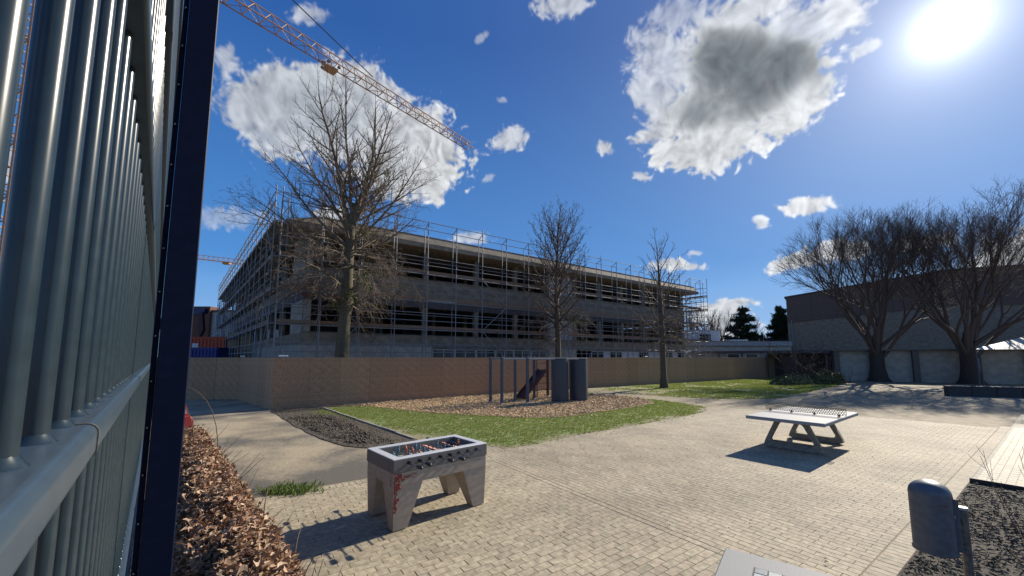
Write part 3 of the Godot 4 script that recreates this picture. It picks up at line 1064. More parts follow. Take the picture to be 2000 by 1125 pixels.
# ---------------------------------------------------------------- things in the yard
func foosball() -> void:
	var near := Vector2(-1.46, 4.89)
	var l := Vector2(0.745, 0.667)
	var T := frame(near, l)                 # x along the table, z to the right of it = towards the viewer, so the table lies at z < 0
	var W := 0.85
	var L := 1.46
	var f := thing("concrete_foosball_table", "weathered concrete outdoor table football table with red paint smear on one leg", "table football", V2(near + l * 0.73 - side(l) * 0.42))
	var conc := mat("foos_concrete", Vector3(0.37, 0.315, 0.25), 0.85, "cloud", 0.13, 0.7)
	var dark := mat("foos_box", Vector3(0.16, 0.155, 0.145), 0.8, "grain", 0.3, 0.25, 0.15)
	var alu := mat("aluminium", Vector3(0.66, 0.68, 0.70), 0.42, "cloud", 0.1, 0.3, 0, 0.3)
	var ax := func(x: float, y: float, z: float) -> Vector3: return T * Vector3(x, y, -z)
	# legs: outer faces upright, inner faces splayed
	for q in [[0, 0], [1, 0], [0, 1], [1, 1]]:
		var x0: float = 0.012 if q[0] == 0 else L - 0.012
		var sx: float = 1.0 if q[0] == 0 else -1.0
		var z0: float = 0.012 if q[1] == 0 else W - 0.012
		var sz: float = 1.0 if q[1] == 0 else -1.0
		var m := MB.new()
		var lo: Array = []
		var hi: Array = []
		for c in [[0, 0], [1, 0], [1, 1], [0, 1]]:
			lo.append(ax.call(x0 + sx * (0.02 + c[0] * 0.19), 0.016, z0 + sz * (0.015 + c[1] * 0.15)))
			hi.append(ax.call(x0 + sx * c[0] * 0.40, 0.545, z0 + sz * c[1] * 0.31))
		m.hexa(lo, hi)
		part(f, "leg", m.commit(), conc)
	# the apron under the box
	for q in [[0.0, 0.0, L, 0.10], [0.0, W - 0.10, L, W], [0.0, 0.10, 0.10, W - 0.10], [L - 0.10, 0.10, L, W - 0.10]]:
		var m := MB.new()
		m.box(Transform3D(T.basis, ax.call((q[0] + q[2]) / 2.0, 0.625, (q[1] + q[3]) / 2.0)), Vector3(q[2] - q[0], 0.16, q[3] - q[1]) - Vector3(0.024 if q[2] - q[0] > 1.0 else 0.012, 0, 0.012), 0.006)
		part(f, "apron", m.commit(), conc)
	# red smear on the near leg, a thin coat of paint
	var red := MB.new()
	rng.seed = 3
	for k in 62:
		var y := rng.randf_range(0.22, 0.69)
		var w := rng.randf_range(0.01, 0.045) * (1.4 if y > 0.5 else 0.8)
		var x := (0.015 if y + 0.07 < 0.545 else 0.009) + absf(rng.randfn()) * 0.028 * (1.7 if y > 0.5 else 0.7)
		var h := rng.randf_range(0.015, 0.07)
		var k0 := clampf((0.545 - y) / 0.53, 0.0, 1.0)
		var z := 0.0095 + k0 * 0.017 if y + h < 0.545 else 0.0032
		red.hexa([ax.call(x, y, z), ax.call(x + w, y + rng.randf_range(-0.01, 0.02), z), ax.call(x + w, y, z + 0.004), ax.call(x, y, z + 0.004)], [ax.call(x + 0.006, y + h, z - h * 0.03), ax.call(x + w * 0.6, y + h * 0.8, z - h * 0.03), ax.call(x + w, y + h, z + 0.004), ax.call(x, y + h, z + 0.004)])
	for k in 14:
		var x := rng.randf_range(0.05, 0.32)
		red.box(Transform3D(T.basis, ax.call(x, 0.655 + rng.randfn() * 0.012, 0.0046)), Vector3(rng.randf_range(0.03, 0.10), 0.006, 0.002))
	part(f, "paint_smear", red.commit(), mat("red_paint", Vector3(0.24, 0.05, 0.042), 0.75, "cloud", 0.4, 0.1))
	# the box: four walls, a floor, an aluminium rim
	for q in [[0.0, 0.0, L, 0.11], [0.0, W - 0.11, L, W], [0.0, 0.11, 0.11, W - 0.11], [L - 0.11, 0.11, L, W - 0.11]]:
		var m := MB.new()
		m.box(Transform3D(T.basis, ax.call((q[0] + q[2]) / 2.0, 0.785, (q[1] + q[3]) / 2.0)), Vector3(q[2] - q[0], 0.155, q[3] - q[1]), 0.005)
		part(f, "wall", m.commit(), dark)
		var rim := MB.new()
		rim.box(Transform3D(T.basis, ax.call((q[0] + q[2]) / 2.0, 0.871, (q[1] + q[3]) / 2.0)), Vector3(q[2] - q[0] - (0.002 if q[2] - q[0] > 1.0 else 0.0), 0.013, q[3] - q[1] - 0.002), 0.003)
		part(f, "rim", rim.commit(), alu)
	var fl := MB.new()
	fl.box(Transform3D(T.basis, ax.call(L / 2, 0.715, W / 2)), Vector3(L - 0.21, 0.02, W - 0.21), 0.0)
	part(f, "pitch", fl.commit(), mat("pitch", Vector3(0.42, 0.42, 0.36), 0.6, "cloud", 0.3, 0.4))
	var line_mat := mat("pitch_line", Vector3(0.7, 0.7, 0.66), 0.6)
	for x: float in [L / 2]:
		block(f, "pitch_line", Transform3D(T.basis, ax.call(x, 0.7265, W / 2)), Vector3(0.012, 0.002, W - 0.24), line_mat)
	# rods with players and handles
	var steel := mat("rod_steel", Vector3(0.35, 0.36, 0.37), 0.35, "", 0, 1, 0, 0.9)
	var grip := mat("grip", Vector3(0.012, 0.013, 0.015), 0.45)
	var blue := mat("player_blue", Vector3(0.045, 0.15, 0.24), 0.45)
	var orange := mat("player_orange", Vector3(0.50, 0.13, 0.055), 0.45)
	var men := [1, 2, 3, 5, 5, 3, 2, 1]
	var team := [0, 0, 1, 0, 1, 0, 1, 1]
	var grips := [true, true, false, true, true, false, false, false]
	for k in 8:
		var x := 0.20 + k * 0.1515
		var y := 0.815
		var slide := rng.randf_range(-0.05, 0.05)
		var g: bool = grips[k]
		rod(f, "rod", ax.call(x, y, -0.20 + slide), ax.call(x, y, W + 0.16 + slide), 0.0072, steel, true)
		for s in [-1, 1]:
			rod(f, "collar", ax.call(x, y, (-0.02 if s < 0 else W + 0.02)), ax.call(x, y, (0.0 if s < 0 else W)), 0.02, grip, true)
		var hz := -0.21 + slide if g else W + 0.17 + slide
		var out := -1.0 if g else 1.0
		if g or k % 2 == 0:
			var hm := MB.new()
			hm.lathe(PackedVector2Array([Vector2(0.001, 0), Vector2(0.015, 0.0), Vector2(0.018, 0.03), Vector2(0.021, 0.08), Vector2(0.018, 0.115), Vector2(0.001, 0.12)]), 10, Transform3D(Basis(T.basis.x, -T.basis.z * out, T.basis.y * out), ax.call(x, y, hz)))
			part(f, "handle", hm.commit(), grip)
			if g:
				rod(f, "collar", ax.call(x, y, -0.06), ax.call(x, y, -0.035), 0.02, grip, true)
		var cnt: int = men[k]
		var turn := rng.randf_range(-0.5, 0.5) + (1.2 if k == 6 or k == 4 else 0.0)
		for j in cnt:
			var z := W / 2 + (j - (cnt - 1) / 2.0) * (0.62 / maxf(cnt, 2.0)) + slide
			var pb := Transform3D(T.basis * Basis(Vector3(0, 0, 1), turn), ax.call(x, y, z))
			var p := MB.new()
			p.lathe(PackedVector2Array([Vector2(0.001, 0.072), Vector2(0.011, 0.069), Vector2(0.0135, 0.06), Vector2(0.011, 0.049), Vector2(0.007, 0.044), Vector2(0.014, 0.038), Vector2(0.0185, 0.03), Vector2(0.018, 0.0), Vector2(0.014, -0.018)]), 9, pb)
			p.box(shift(pb, Vector3(0.0, -0.042, 0)), Vector3(0.018, 0.055, 0.025), 0.004)
			p.box(shift(pb, Vector3(0.005, -0.074, 0)), Vector3(0.032, 0.018, 0.027), 0.004)
			part(f, "player", p.commit(), blue if team[k] == 0 else orange)

func ping_pong() -> void:
	var c0 := Vector2(5.6, 9.4)
	var d1 := Vector2(0.797, 0.603)
	var T := frame(c0, d1)        # x along the length, z across towards the viewer
	var top := thing("concrete_ping_pong_table", "pale concrete ping pong table with perforated metal net, standing in the sun", "ping pong table", V2(c0 + d1 * 1.37 + side(d1) * 0.76))
	var stone := mat("terrazzo", Vector3(0.27, 0.285, 0.30), 0.65, "grain", 0.2, 0.6)
	var foot := mat("pp_concrete", Vector3(0.27, 0.245, 0.205), 0.85, "cloud", 0.3, 0.5, 0.6)
	for k in 2:
		bev_block(top, "slab", shift(T, Vector3(0.684 + 1.372 * k, 0.723, 0.7625)), Vector3(1.366, 0.075, 1.525), 0.012, stone)
	for x: float in [0.55, 2.19]:
		# a trapezium ring with rounded inner corners
		var outer := PackedVector2Array([Vector2(0.20, 0.0), Vector2(1.30, 0.0), Vector2(1.33, 0.06), Vector2(1.08, 0.62), Vector2(1.03, 0.684), Vector2(0.48, 0.684), Vector2(0.43, 0.62), Vector2(0.17, 0.06)])
		var inner := PackedVector2Array()
		for q in [[0.375, 0.185, 0.05, PI - 0.3, 1.87], [1.125, 0.185, 0.05, -PI / 2, 1.87], [0.905, 0.50, 0.11, 0.35, 1.22], [0.595, 0.50, 0.11, PI / 2, 1.22]]:
			for j in 6:
				var a: float = q[3] + (q[4] as float) * j / 5.0
				inner.push_back(Vector2(q[0] + cos(a) * q[2], q[1] + sin(a) * q[2]))
		inner = Geometry2D.convex_hull(inner)
		inner.remove_at(inner.size() - 1)
		var m := MB.new()
		var ft := Transform3D(Basis(T.basis.z, Vector3.UP, -T.basis.x), T * Vector3(x + 0.06, 0.016, 0))
		ring_prism(m, outer, inner, ft, 0.12)
		part(top, "leg_frame", m.commit(), foot)
	# perforated net
	var net := MB.new()
	var pitch := 0.0475
	var cols := 34
	var nt := Transform3D(Basis(T.basis.z, Vector3.UP, -T.basis.x), T * Vector3(1.372, 0.80, -0.045))
	for row in 4:
		for col in cols:
			var c := Vector2((col + 0.5 + (0.5 if row % 2 else 0.0)) * pitch, 0.022 + row * pitch * 0.78)
			for j in 6:
				var a0 := (j + 0.5) * PI / 3
				var a1 := (j + 1.5) * PI / 3
				var ro := pitch * 0.5 / cos(PI / 6)
				var ri := pitch * 0.355 / cos(PI / 6)
				var o0 := c + Vector2(cos(a0), sin(a0)) * ro * Vector2(1, 0.92)
				var o1 := c + Vector2(cos(a1), sin(a1)) * ro * Vector2(1, 0.92)
				var i0 := c + Vector2(cos(a0), sin(a0)) * ri * Vector2(1, 0.92)
				var i1 := c + Vector2(cos(a1), sin(a1)) * ri * Vector2(1, 0.92)
				for s in [0.0, 0.003]:
					net.quad_out(nt * Vector3(o0.x, o0.y, s), nt * Vector3(o1.x, o1.y, s), nt * Vector3(i1.x, i1.y, s), nt * Vector3(i0.x, i0.y, s), nt * Vector3(c.x, c.y, 0.0015))
				net.quad(nt * Vector3(i0.x, i0.y, 0), nt * Vector3(i1.x, i1.y, 0), nt * Vector3(i1.x, i1.y, 0.003), nt * Vector3(i0.x, i0.y, 0.003))
	var dark := mat("net_metal", Vector3(0.035, 0.045, 0.045), 0.45, "", 0, 1, 0, 0.4)
	part(top, "net", net.commit(), dark)
	var w: float = cols * pitch + 0.02
	for y: float in [0.003, 0.158]:
		block(top, "net_rail", shift(nt, Vector3(w * 0.5, y, 0.0015)), Vector3(w, 0.009, 0.007), dark)
	for x: float in [0.004, w - 0.004]:
		block(top, "net_rail", shift(nt, Vector3(x, 0.08, 0.0015)), Vector3(0.009, 0.146, 0.0075), dark)
	for k in 4:
		var b := MB.new()
		var bt := shift(T, Vector3(1.37, 0.78, 0.06 + k * 0.465))
		b.box(bt, Vector3(0.10, 0.012, 0.05), 0.003)
		b.box(shift(bt, Vector3(0, 0.02, 0)), Vector3(0.022, 0.05, 0.04), 0.004)
		part(top, "net_foot", b.commit(), dark)

# a ring between two outlines, carried along z
func ring_prism(b: MB, outer: PackedVector2Array, inner: PackedVector2Array, t: Transform3D, depth: float) -> void:
	var mid := Vector2.ZERO
	for p in inner:
		mid += p / inner.size()
	var spokes := 48
	var o := PackedVector2Array()
	var n := PackedVector2Array()
	for k in spokes:
		var dir := Vector2.from_angle(TAU * k / spokes)
		for q in [[outer, o], [inner, n]]:
			var poly: PackedVector2Array = q[0]
			var hit := mid
			for j in poly.size():
				var h = Geometry2D.segment_intersects_segment(mid, mid + dir * 5.0, poly[j], poly[(j + 1) % poly.size()])
				if h != null:
					hit = h
			if q[0] == outer:
				o.push_back(hit)
			else:
				n.push_back(hit)
	for k in spokes:
		var j := (k + 1) % spokes
		var c := t * Vector3((o[k].x + n[k].x) / 2, (o[k].y + n[k].y) / 2, depth / 2)
		for z in [0.0, depth]:
			b.quad_out(t * Vector3(o[k].x, o[k].y, z), t * Vector3(o[j].x, o[j].y, z), t * Vector3(n[j].x, n[j].y, z), t * Vector3(n[k].x, n[k].y, z), c)
		b.quad_out(t * Vector3(o[k].x, o[k].y, 0), t * Vector3(o[j].x, o[j].y, 0), t * Vector3(o[j].x, o[j].y, depth), t * Vector3(o[k].x, o[k].y, depth), c)
		b.quad_out(t * Vector3(n[k].x, n[k].y, 0), t * Vector3(n[j].x, n[j].y, 0), t * Vector3(n[j].x, n[j].y, depth), t * Vector3(n[k].x, n[k].y, depth), c)

func chess_table() -> void:
	var far := Vector2(1.56, 2.96)
	var d := Vector2(0.80, -0.60)          # along the right hand edge, towards the viewer
	var T := frame(far, d)                 # z to the right of that = down and left towards the viewer
	var c := thing("stone_games_table", "grey speckled stone table with an inlaid board, cut by the bottom edge", "table", V2(far + Vector2(0.1, -0.6)))
	var stone := mat("speckled_stone", Vector3(0.27, 0.28, 0.28), 0.7, "grain", 0.3, 0.35)
	bev_block(c, "table_top", shift(T, Vector3(0.5, 0.725, 0.5)), Vector3(1.0, 0.07, 1.0), 0.008, stone)
	bev_block(c, "pedestal", shift(T, Vector3(0.5, 0.345, 0.5)), Vector3(0.4, 0.69, 0.4), 0.02, stone)
	var a := mat("inlay_light", Vector3(0.33, 0.37, 0.37), 0.5, "cloud", 0.2, 0.2)
	var e := mat("inlay_dark", Vector3(0.17, 0.21, 0.23), 0.5, "cloud", 0.2, 0.2)
	var grout := mat("inlay_joint", Vector3(0.08, 0.08, 0.08), 0.8)
	var w := 0.075
	block(c, "joint_bed", shift(T, Vector3(0.5, 0.7605, 0.5)), Vector3(w * 8 + 0.012, 0.002, w * 8 + 0.012), grout)
	for x in 8:
		for z in 8:
			bev_block(c, "inlay_tile", shift(T, Vector3(0.5 + (x - 3.5) * w, 0.7625, 0.5 + (z - 3.5) * w)), Vector3(w - 0.007, 0.004, w - 0.007), 0.0015, a if (x + z) % 2 else e)

func litter_bin() -> void:
	var lift := Vector3(0, 0.09, 0)
	var at := Vector2(3.47, 3.32)
	var b := thing("litter_bin", "grey metal litter bin with domed hood on a round post", "litter bin", V2(at))
	var grey := mat("bin_paint", Vector3(0.105, 0.12, 0.14), 0.46, "cloud", 0.16, 0.5, 0, 0.15)
	var m := MB.new()
	var prof := PackedVector2Array([Vector2(0.118, 0.485), Vector2(0.124, 0.475), Vector2(0.139, 0.475), Vector2(0.141, 0.49), Vector2(0.134, 0.495), Vector2(0.134, 0.93)])
	for k in range(1, 10):
		var a := k / 9.0 * PI / 2
		prof.push_back(Vector2(maxf(cos(a) * 0.134, 0.001), 0.93 + sin(a) * 0.105))
	m.lathe(prof, 40, Transform3D(Basis.from_scale(Vector3(1.0, 1, 0.92)), V2(at) + lift))
	part(b, "hood", m.commit(), grey)
	var bt := MB.new()
	bt.lathe(PackedVector2Array([Vector2(0.0, 0.482), Vector2(0.12, 0.482)]), 24, Transform3D(Basis(), V2(at) + lift))
	part(b, "floor", bt.commit(), grey)
	var seam := MB.new()
	seam.box(shift(frame(at + Vector2(0.095, -0.088), Vector2(0.7, -0.7)), Vector3(0, 0.80, 0)), Vector3(0.05, 0.40, 0.006), 0.002)
	part(b, "back_plate", seam.commit(), grey)
	# seam of the flap, its lock, and what is left of a red print
	var faint := mat("faded_print", Vector3(0.16, 0.075, 0.07), 0.5)
	rng.seed = 14
	for k in 9:
		var a := 1.55 + k * 0.055
		var s := MB.new()
		var q := Vector3(cos(a) * 0.1352, 0, sin(a) * 0.1352 * 0.92)
		s.box(Transform3D(Basis(Vector3.UP, PI / 2 - a), V2(at) + lift + q + Vector3(0, 0.86 + rng.randf_range(-0.004, 0.004), 0)), Vector3(0.0055, rng.randf_range(0.012, 0.024), 0.001))
		if k != 4:
			part(b, "worn_print", s.commit(), faint)
	var la := 1.05
	var lq := V2(at) + lift + Vector3(cos(la) * 0.134, 0.78, sin(la) * 0.134 * 0.92)
	rod(b, "lock", lq, lq + Vector3(cos(la), 0, sin(la)) * 0.006, 0.011, mat("cap", Vector3(0.35, 0.35, 0.35), 0.4), true)
	var sm := MB.new()
	sm.box(Transform3D(Basis(Vector3.UP, PI / 2 - 0.82), V2(at) + lift + Vector3(cos(0.82) * 0.1345, 0.70, sin(0.82) * 0.1345 * 0.92)), Vector3(0.012, 0.44, 0.003), 0.001)
	part(b, "flap_seam", sm.commit(), grey)
	var pp := at + Vector2(0.175, -0.075)
	rod(b, "pole", V2(pp, -0.02), V2(pp, 0.915), 0.027, mat("bin_pole", Vector3(0.15, 0.15, 0.15), 0.4, "cloud", 0.3, 0.3, 0.1, 0.5), true)
	rod(b, "pole_cap", V2(pp, 0.915), V2(pp, 0.935), 0.031, mat("cap", Vector3(0.35, 0.35, 0.35), 0.4), true)
	for y: float in [0.86, 0.60]:
		var k := MB.new()
		k.box(shift(frame(at.lerp(pp, 0.82), pp - at), Vector3(0, y, 0)), Vector3(0.08, 0.035, 0.04), 0.004)
		part(b, "bracket", k.commit(), grey)

func climbing_frame() -> void:
	var c := thing("climbing_frame", "dark blue grey playground frame with posts, curved panels and a ramp, on wood chips", "climbing frame", V(1.0, 18.6))
	var blue := mat("play_blue", Vector3(0.075, 0.10, 0.135), 0.5, "cloud", 0.3, 0.5)
	var panel := mat("play_panel", Vector3(0.04, 0.052, 0.075), 0.5, "cloud", 0.25, 0.5)
	var red := mat("play_red", Vector3(0.10, 0.035, 0.03), 0.6, "cloud", 0.3, 0.4)
	var rail := mat("play_rail", Vector3(0.32, 0.34, 0.36), 0.4, "cloud", 0.2, 0.4, 0, 0.6)
	var posts := [Vector2(-1.02, 18.45), Vector2(-0.46, 17.65), Vector2(0.15, 18.6), Vector2(0.72, 18.05), Vector2(1.14, 19.9), Vector2(1.95, 21.2)]
	for k in posts.size():
		bev_block(c, "post", shift(frame(posts[k], ALONG), Vector3(0, 1.08, 0)), Vector3(0.115, 2.16, 0.115), 0.012, blue if k < 5 else red)
	for q in [[posts[0], posts[1]], [posts[0], Vector2(1.9, 18.9)], [posts[1], posts[3]], [posts[3], Vector2(1.9, 18.5)], [posts[4], posts[5]], [Vector2(1.9, 18.5), Vector2(3.7, 19.1)]]:
		rod(c, "top_rail", V2(q[0], 2.07), V2(q[1], 2.07), 0.045, rail, true)
	for q in [[Vector2(2.32, 18.85), 0.42, 1.15], [Vector2(3.32, 19.35), 0.44, 1.0]]:
		var p := MB.new()
		var inner := 0.40
		p.lathe(PackedVector2Array([Vector2(q[1] - 0.03, 0.05), Vector2(q[1], 0.05), Vector2(q[1], 2.1), Vector2(q[1] - 0.03, 2.1), Vector2(q[1] - 0.03, 0.05)]), 28, Transform3D(Basis(Vector3.UP, q[2]), V2(q[0])), PI * 1.25)
		part(c, "curved_panel", p.commit(), panel)
		for a in [0.0, PI * 1.25]:
			var e := Transform3D(Basis(Vector3.UP, q[2]), V2(q[0])) * Vector3(cos(a) * q[1], 0, sin(a) * q[1])
			rod(c, "panel_post", e, e + Vector3(0, 2.13, 0), 0.045, blue, true)
	var bolt := mat("bracket_grey", Vector3(0.3, 0.3, 0.3), 0.5)
	for k in posts.size():
		for y: float in [0.35, 2.0]:
			var q := V2(posts[k] + side(ALONG) * 0.058, y)
			rod(c, "bolt", q, q + V2(side(ALONG)) * 0.014, 0.016, bolt)
		bev_block(c, "footing", shift(frame(posts[k], ALONG), Vector3(0, 0.05, 0)), Vector3(0.2, 0.06, 0.2), 0.01, bolt)
	# ramp with ladder
	var lo := Vector2(0.45, 19.6)
	var hi := Vector2(1.66, 20.6)
	var rd := (V2(hi, 1.45) - V2(lo, 0.08))
	var x := rd.normalized()
	var z := x.cross(Vector3.UP).normalized()
	var rt := Transform3D(Basis(x, z.cross(x), z), V2(lo, 0.08) + rd * 0.5)
	var m := MB.new()
	m.box(rt, Vector3(rd.length(), 0.05, 0.55), 0.005)
	part(c, "ramp", m.commit(), red)
	for s in [-1, 1]:
		var k := MB.new()
		k.box(shift(rt, Vector3(0, 0.06, s * 0.3)), Vector3(rd.length(), 0.16, 0.04), 0.006)
		part(c, "ramp_side", k.commit(), red)
	for k in 5:
		rod(c, "rung", V(1.35, 20.9, 0.4 + k * 0.36), V(1.95, 21.2, 0.4 + k * 0.36), 0.018, red)
	rod(c, "ladder_rail", V(1.35, 20.9, 0.0), V(1.35, 20.9, 2.05), 0.03, red)

func hoarding() -> void:
	rng.seed = 31
	var runs := [[HOARD_A, HOARD_B, "long brown chipboard hoarding behind grass and climbing frame, nearest run"], [HOARD_B, HOARD_C, "brown chipboard hoarding run behind the lawn with the slender tree"], [HOARD_L, HOARD_A, "short brown chipboard hoarding return beside the asphalt path"], [Vector2(-25.0, 20.0), HOARD_L, "brown chipboard hoarding at the end of the asphalt path, beside the fence post"]]
	var ms: Array = []
	for k in 4:
		var m := mat("osb%d" % k, [Vector3(0.47, 0.28, 0.15), Vector3(0.44, 0.26, 0.14), Vector3(0.49, 0.295, 0.16), Vector3(0.45, 0.265, 0.145)][k], 0.8, "chips", 0.34, 0.5)
		m.uv1_scale = Vector3(2.6, 1.3, 2.6)
		ms.append(m)
	var timber := mat("batten", Vector3(0.25, 0.18, 0.11), 0.85, "cloud", 0.3, 0.6)
	for r in runs:
		var a: Vector2 = r[0]
		var b: Vector2 = r[1]
		var h := thing("hoarding", r[2], "hoarding", V2((a + b) / 2), "site hoarding")
		var n := maxi(1, roundi(a.distance_to(b) / 1.25))
		var w := a.distance_to(b) / n
		for k in n:
			bev_block(h, "panel", shift(frame(a.lerp(b, (k + 0.5) / n), b - a), Vector3(0, 1.065 + rng.randf_range(-0.006, 0.004), rng.randf_range(-0.006, 0.006))), Vector3(w - 0.005, 2.13, 0.022), 0.002, ms[rng.randi() % 4])
			bev_block(h, "batten", shift(frame(a.lerp(b, (k + 0.02) / n), b - a), Vector3(0, 1.0, -0.045)), Vector3(0.08, 2.0, 0.06), 0.004, timber)
	var white := mat("white_board", Vector3(0.62, 0.64, 0.66), 0.6, "cloud", 0.12, 0.8)
	var wb := thing("white_door_panel", "narrow white panel at the far end of the hoarding, before the gym", "panel", V(29.3, 42.2))
	bev_block(wb, "leaf", shift(frame(Vector2(29.35, 42.25), HOARD_C - HOARD_B), Vector3(0, 1.0, 0.06)), Vector3(0.55, 2.0, 0.04), 0.006, white)
	rod(wb, "handle", V(29.5, 42.22, 1.0), V(29.5, 42.22, 1.15), 0.02, mat("bolt_steel", Vector3(0.45, 0.45, 0.46), 0.3))
	var i := 0
	for q in [[HOARD_A.lerp(HOARD_B, 0.015), 0.34, "white floodlight lying on the hoarding above its near corner"], [HOARD_L.lerp(HOARD_A, 0.07), 0.2, "small white lamp on the hoarding above the inner corner"], [HOARD_B.lerp(HOARD_C, 0.205), 0.4, "white floodlight on the hoarding left of the slender lawn tree"], [HOARD_B.lerp(HOARD_C, 0.96), 0.3, "small white lamp on the hoarding near the white panel"]]:
		var lamp := thing("site_lamp", q[2], "floodlight", V2(q[0], 2.135), "lamps along the hoarding top")
		var lt := frame(q[0], HOARD_B - HOARD_A, 2.14)
		bev_block(lamp, "housing", shift(lt, Vector3(0, 0.055, 0.05)), Vector3(q[1], 0.07, 0.16), 0.012, white)
		bev_block(lamp, "bracket", shift(lt, Vector3(0, -0.03, 0.025)), Vector3(0.05, 0.14, 0.02), 0.003, mat("bracket_grey", Vector3(0.3, 0.3, 0.3), 0.5))
		i += 1

func site_barrier() -> void:
	var b := thing("road_barrier", "red plastic road barrier with a leaning warning board behind the hedge", "barrier", V(-8.9, 10.9))
	var red := mat("barrier_red", Vector3(0.55, 0.055, 0.05), 0.45)
	var white: Material = mats["white_board"]
	var t := frame(Vector2(-8.75, 10.6), Vector2(0.75, 0.66))
	var m := MB.new()
	m.prism(PackedVector2Array([Vector2(-0.55, 0), Vector2(0.15, 0), Vector2(0.10, 0.42), Vector2(0.02, 0.55), Vector2(-0.55, 0.55)]), shift(t, Vector3(0, 0.02, -0.15)), 0.3)
	part(b, "body", m.commit(), red)
	var k := MB.new()
	k.prism(PackedVector2Array([Vector2(-0.5, 0.553), Vector2(0.02, 0.553), Vector2(-0.10, 0.95), Vector2(-0.5, 0.95)]), shift(t, Vector3(0, 0.02, -0.04)), 0.05)
	part(b, "board", k.commit(), red)
	var w := MB.new()
	w.prism(PackedVector2Array([Vector2(-0.09, 0.62), Vector2(-0.03, 0.60), Vector2(-0.11, 0.86), Vector2(-0.15, 0.86)]), shift(t, Vector3(0, 0.02, 0.013)), 0.004)
	part(b, "stripe", w.commit(), white)

func yard_bits() -> void:
	# wooden stub post and bare shrub at the lawn's far edge
	var wood := mat("old_post", Vector3(0.055, 0.042, 0.033), 0.85, "cloud", 0.3, 0.5)
	var p := thing("wooden_post", "dark square wooden post rising from low shrubs on the lawn", "post", V(23.3, 32.6))
	bev_block(p, "shaft", shift(frame(Vector2(23.3, 32.6), ALONG), Vector3(0, 1.1, 0)), Vector3(0.5, 2.2, 0.5), 0.02, wood)
	bev_block(p, "top_board", shift(frame(Vector2(23.3, 32.6), ALONG), Vector3(0, 2.22, 0)), Vector3(0.6, 0.05, 0.6), 0.01, wood)
	# planter wall at the right
	var pw := thing("planter_wall", "low dark planter wall round the foot of the right hand tree", "planter", V(27, 20.5))
	var brick := mat("planter", Vector3(0.075, 0.065, 0.06), 0.85, "cloud", 0.3, 0.7, 0.6)
	var dir := Vector2(0.94, -0.345)
	var at := Vector2(24.4, 21.9)
	for k in 8:
		bev_block(pw, "block", shift(frame(at + dir * (k + 0.5) * 1.0, dir), Vector3(0, 0.25, 0)), Vector3(0.985, 0.5, 0.35), 0.015, brick)
		bev_block(pw, "coping", shift(frame(at + dir * (k + 0.5) * 1.0, dir), Vector3(0, 0.53, 0)), Vector3(0.99, 0.055, 0.42), 0.012, mat("coping", Vector3(0.14, 0.13, 0.12), 0.7, "cloud", 0.3, 0.6))


# ---------------------------------------------------------------- the gutted school building and its scaffolds
const CORNER := Vector2(-12.14, 22.2)
const FLANK := Vector2(-0.656, 0.755)

func lbox(root: Node3D, called: String, t: Transform3D, x0: float, x1: float, y0: float, y1: float, z0: float, z1: float, m: Material) -> MeshInstance3D:
	return block(root, called, shift(t, Vector3((x0 + x1) / 2, (y0 + y1) / 2, (z0 + z1) / 2)), Vector3(x1 - x0, y1 - y0, z1 - z0), m)

func slab(root: Node3D, called: String, y0: float, y1: float, over: float, m: Material, back := 37.0) -> void:
	var n := side(ALONG)
	var f := -ALONG
	var a := CORNER + n * over + f * over
	var b := CORNER + ALONG * (39.4 + over) + n * over
	var c := b + FLANK * back
	var d := a + FLANK * back
	var p := MB.new()
	# outline in (x, -forward) seen from below, carried upwards
	p.prism(PackedVector2Array([a, b, c, d]), Transform3D(Basis(Vector3.RIGHT, Vector3(0, 0, -1), Vector3.UP), Vector3(0, y0, 0)), y1 - y0)
	part(root, called, p.commit(), m)

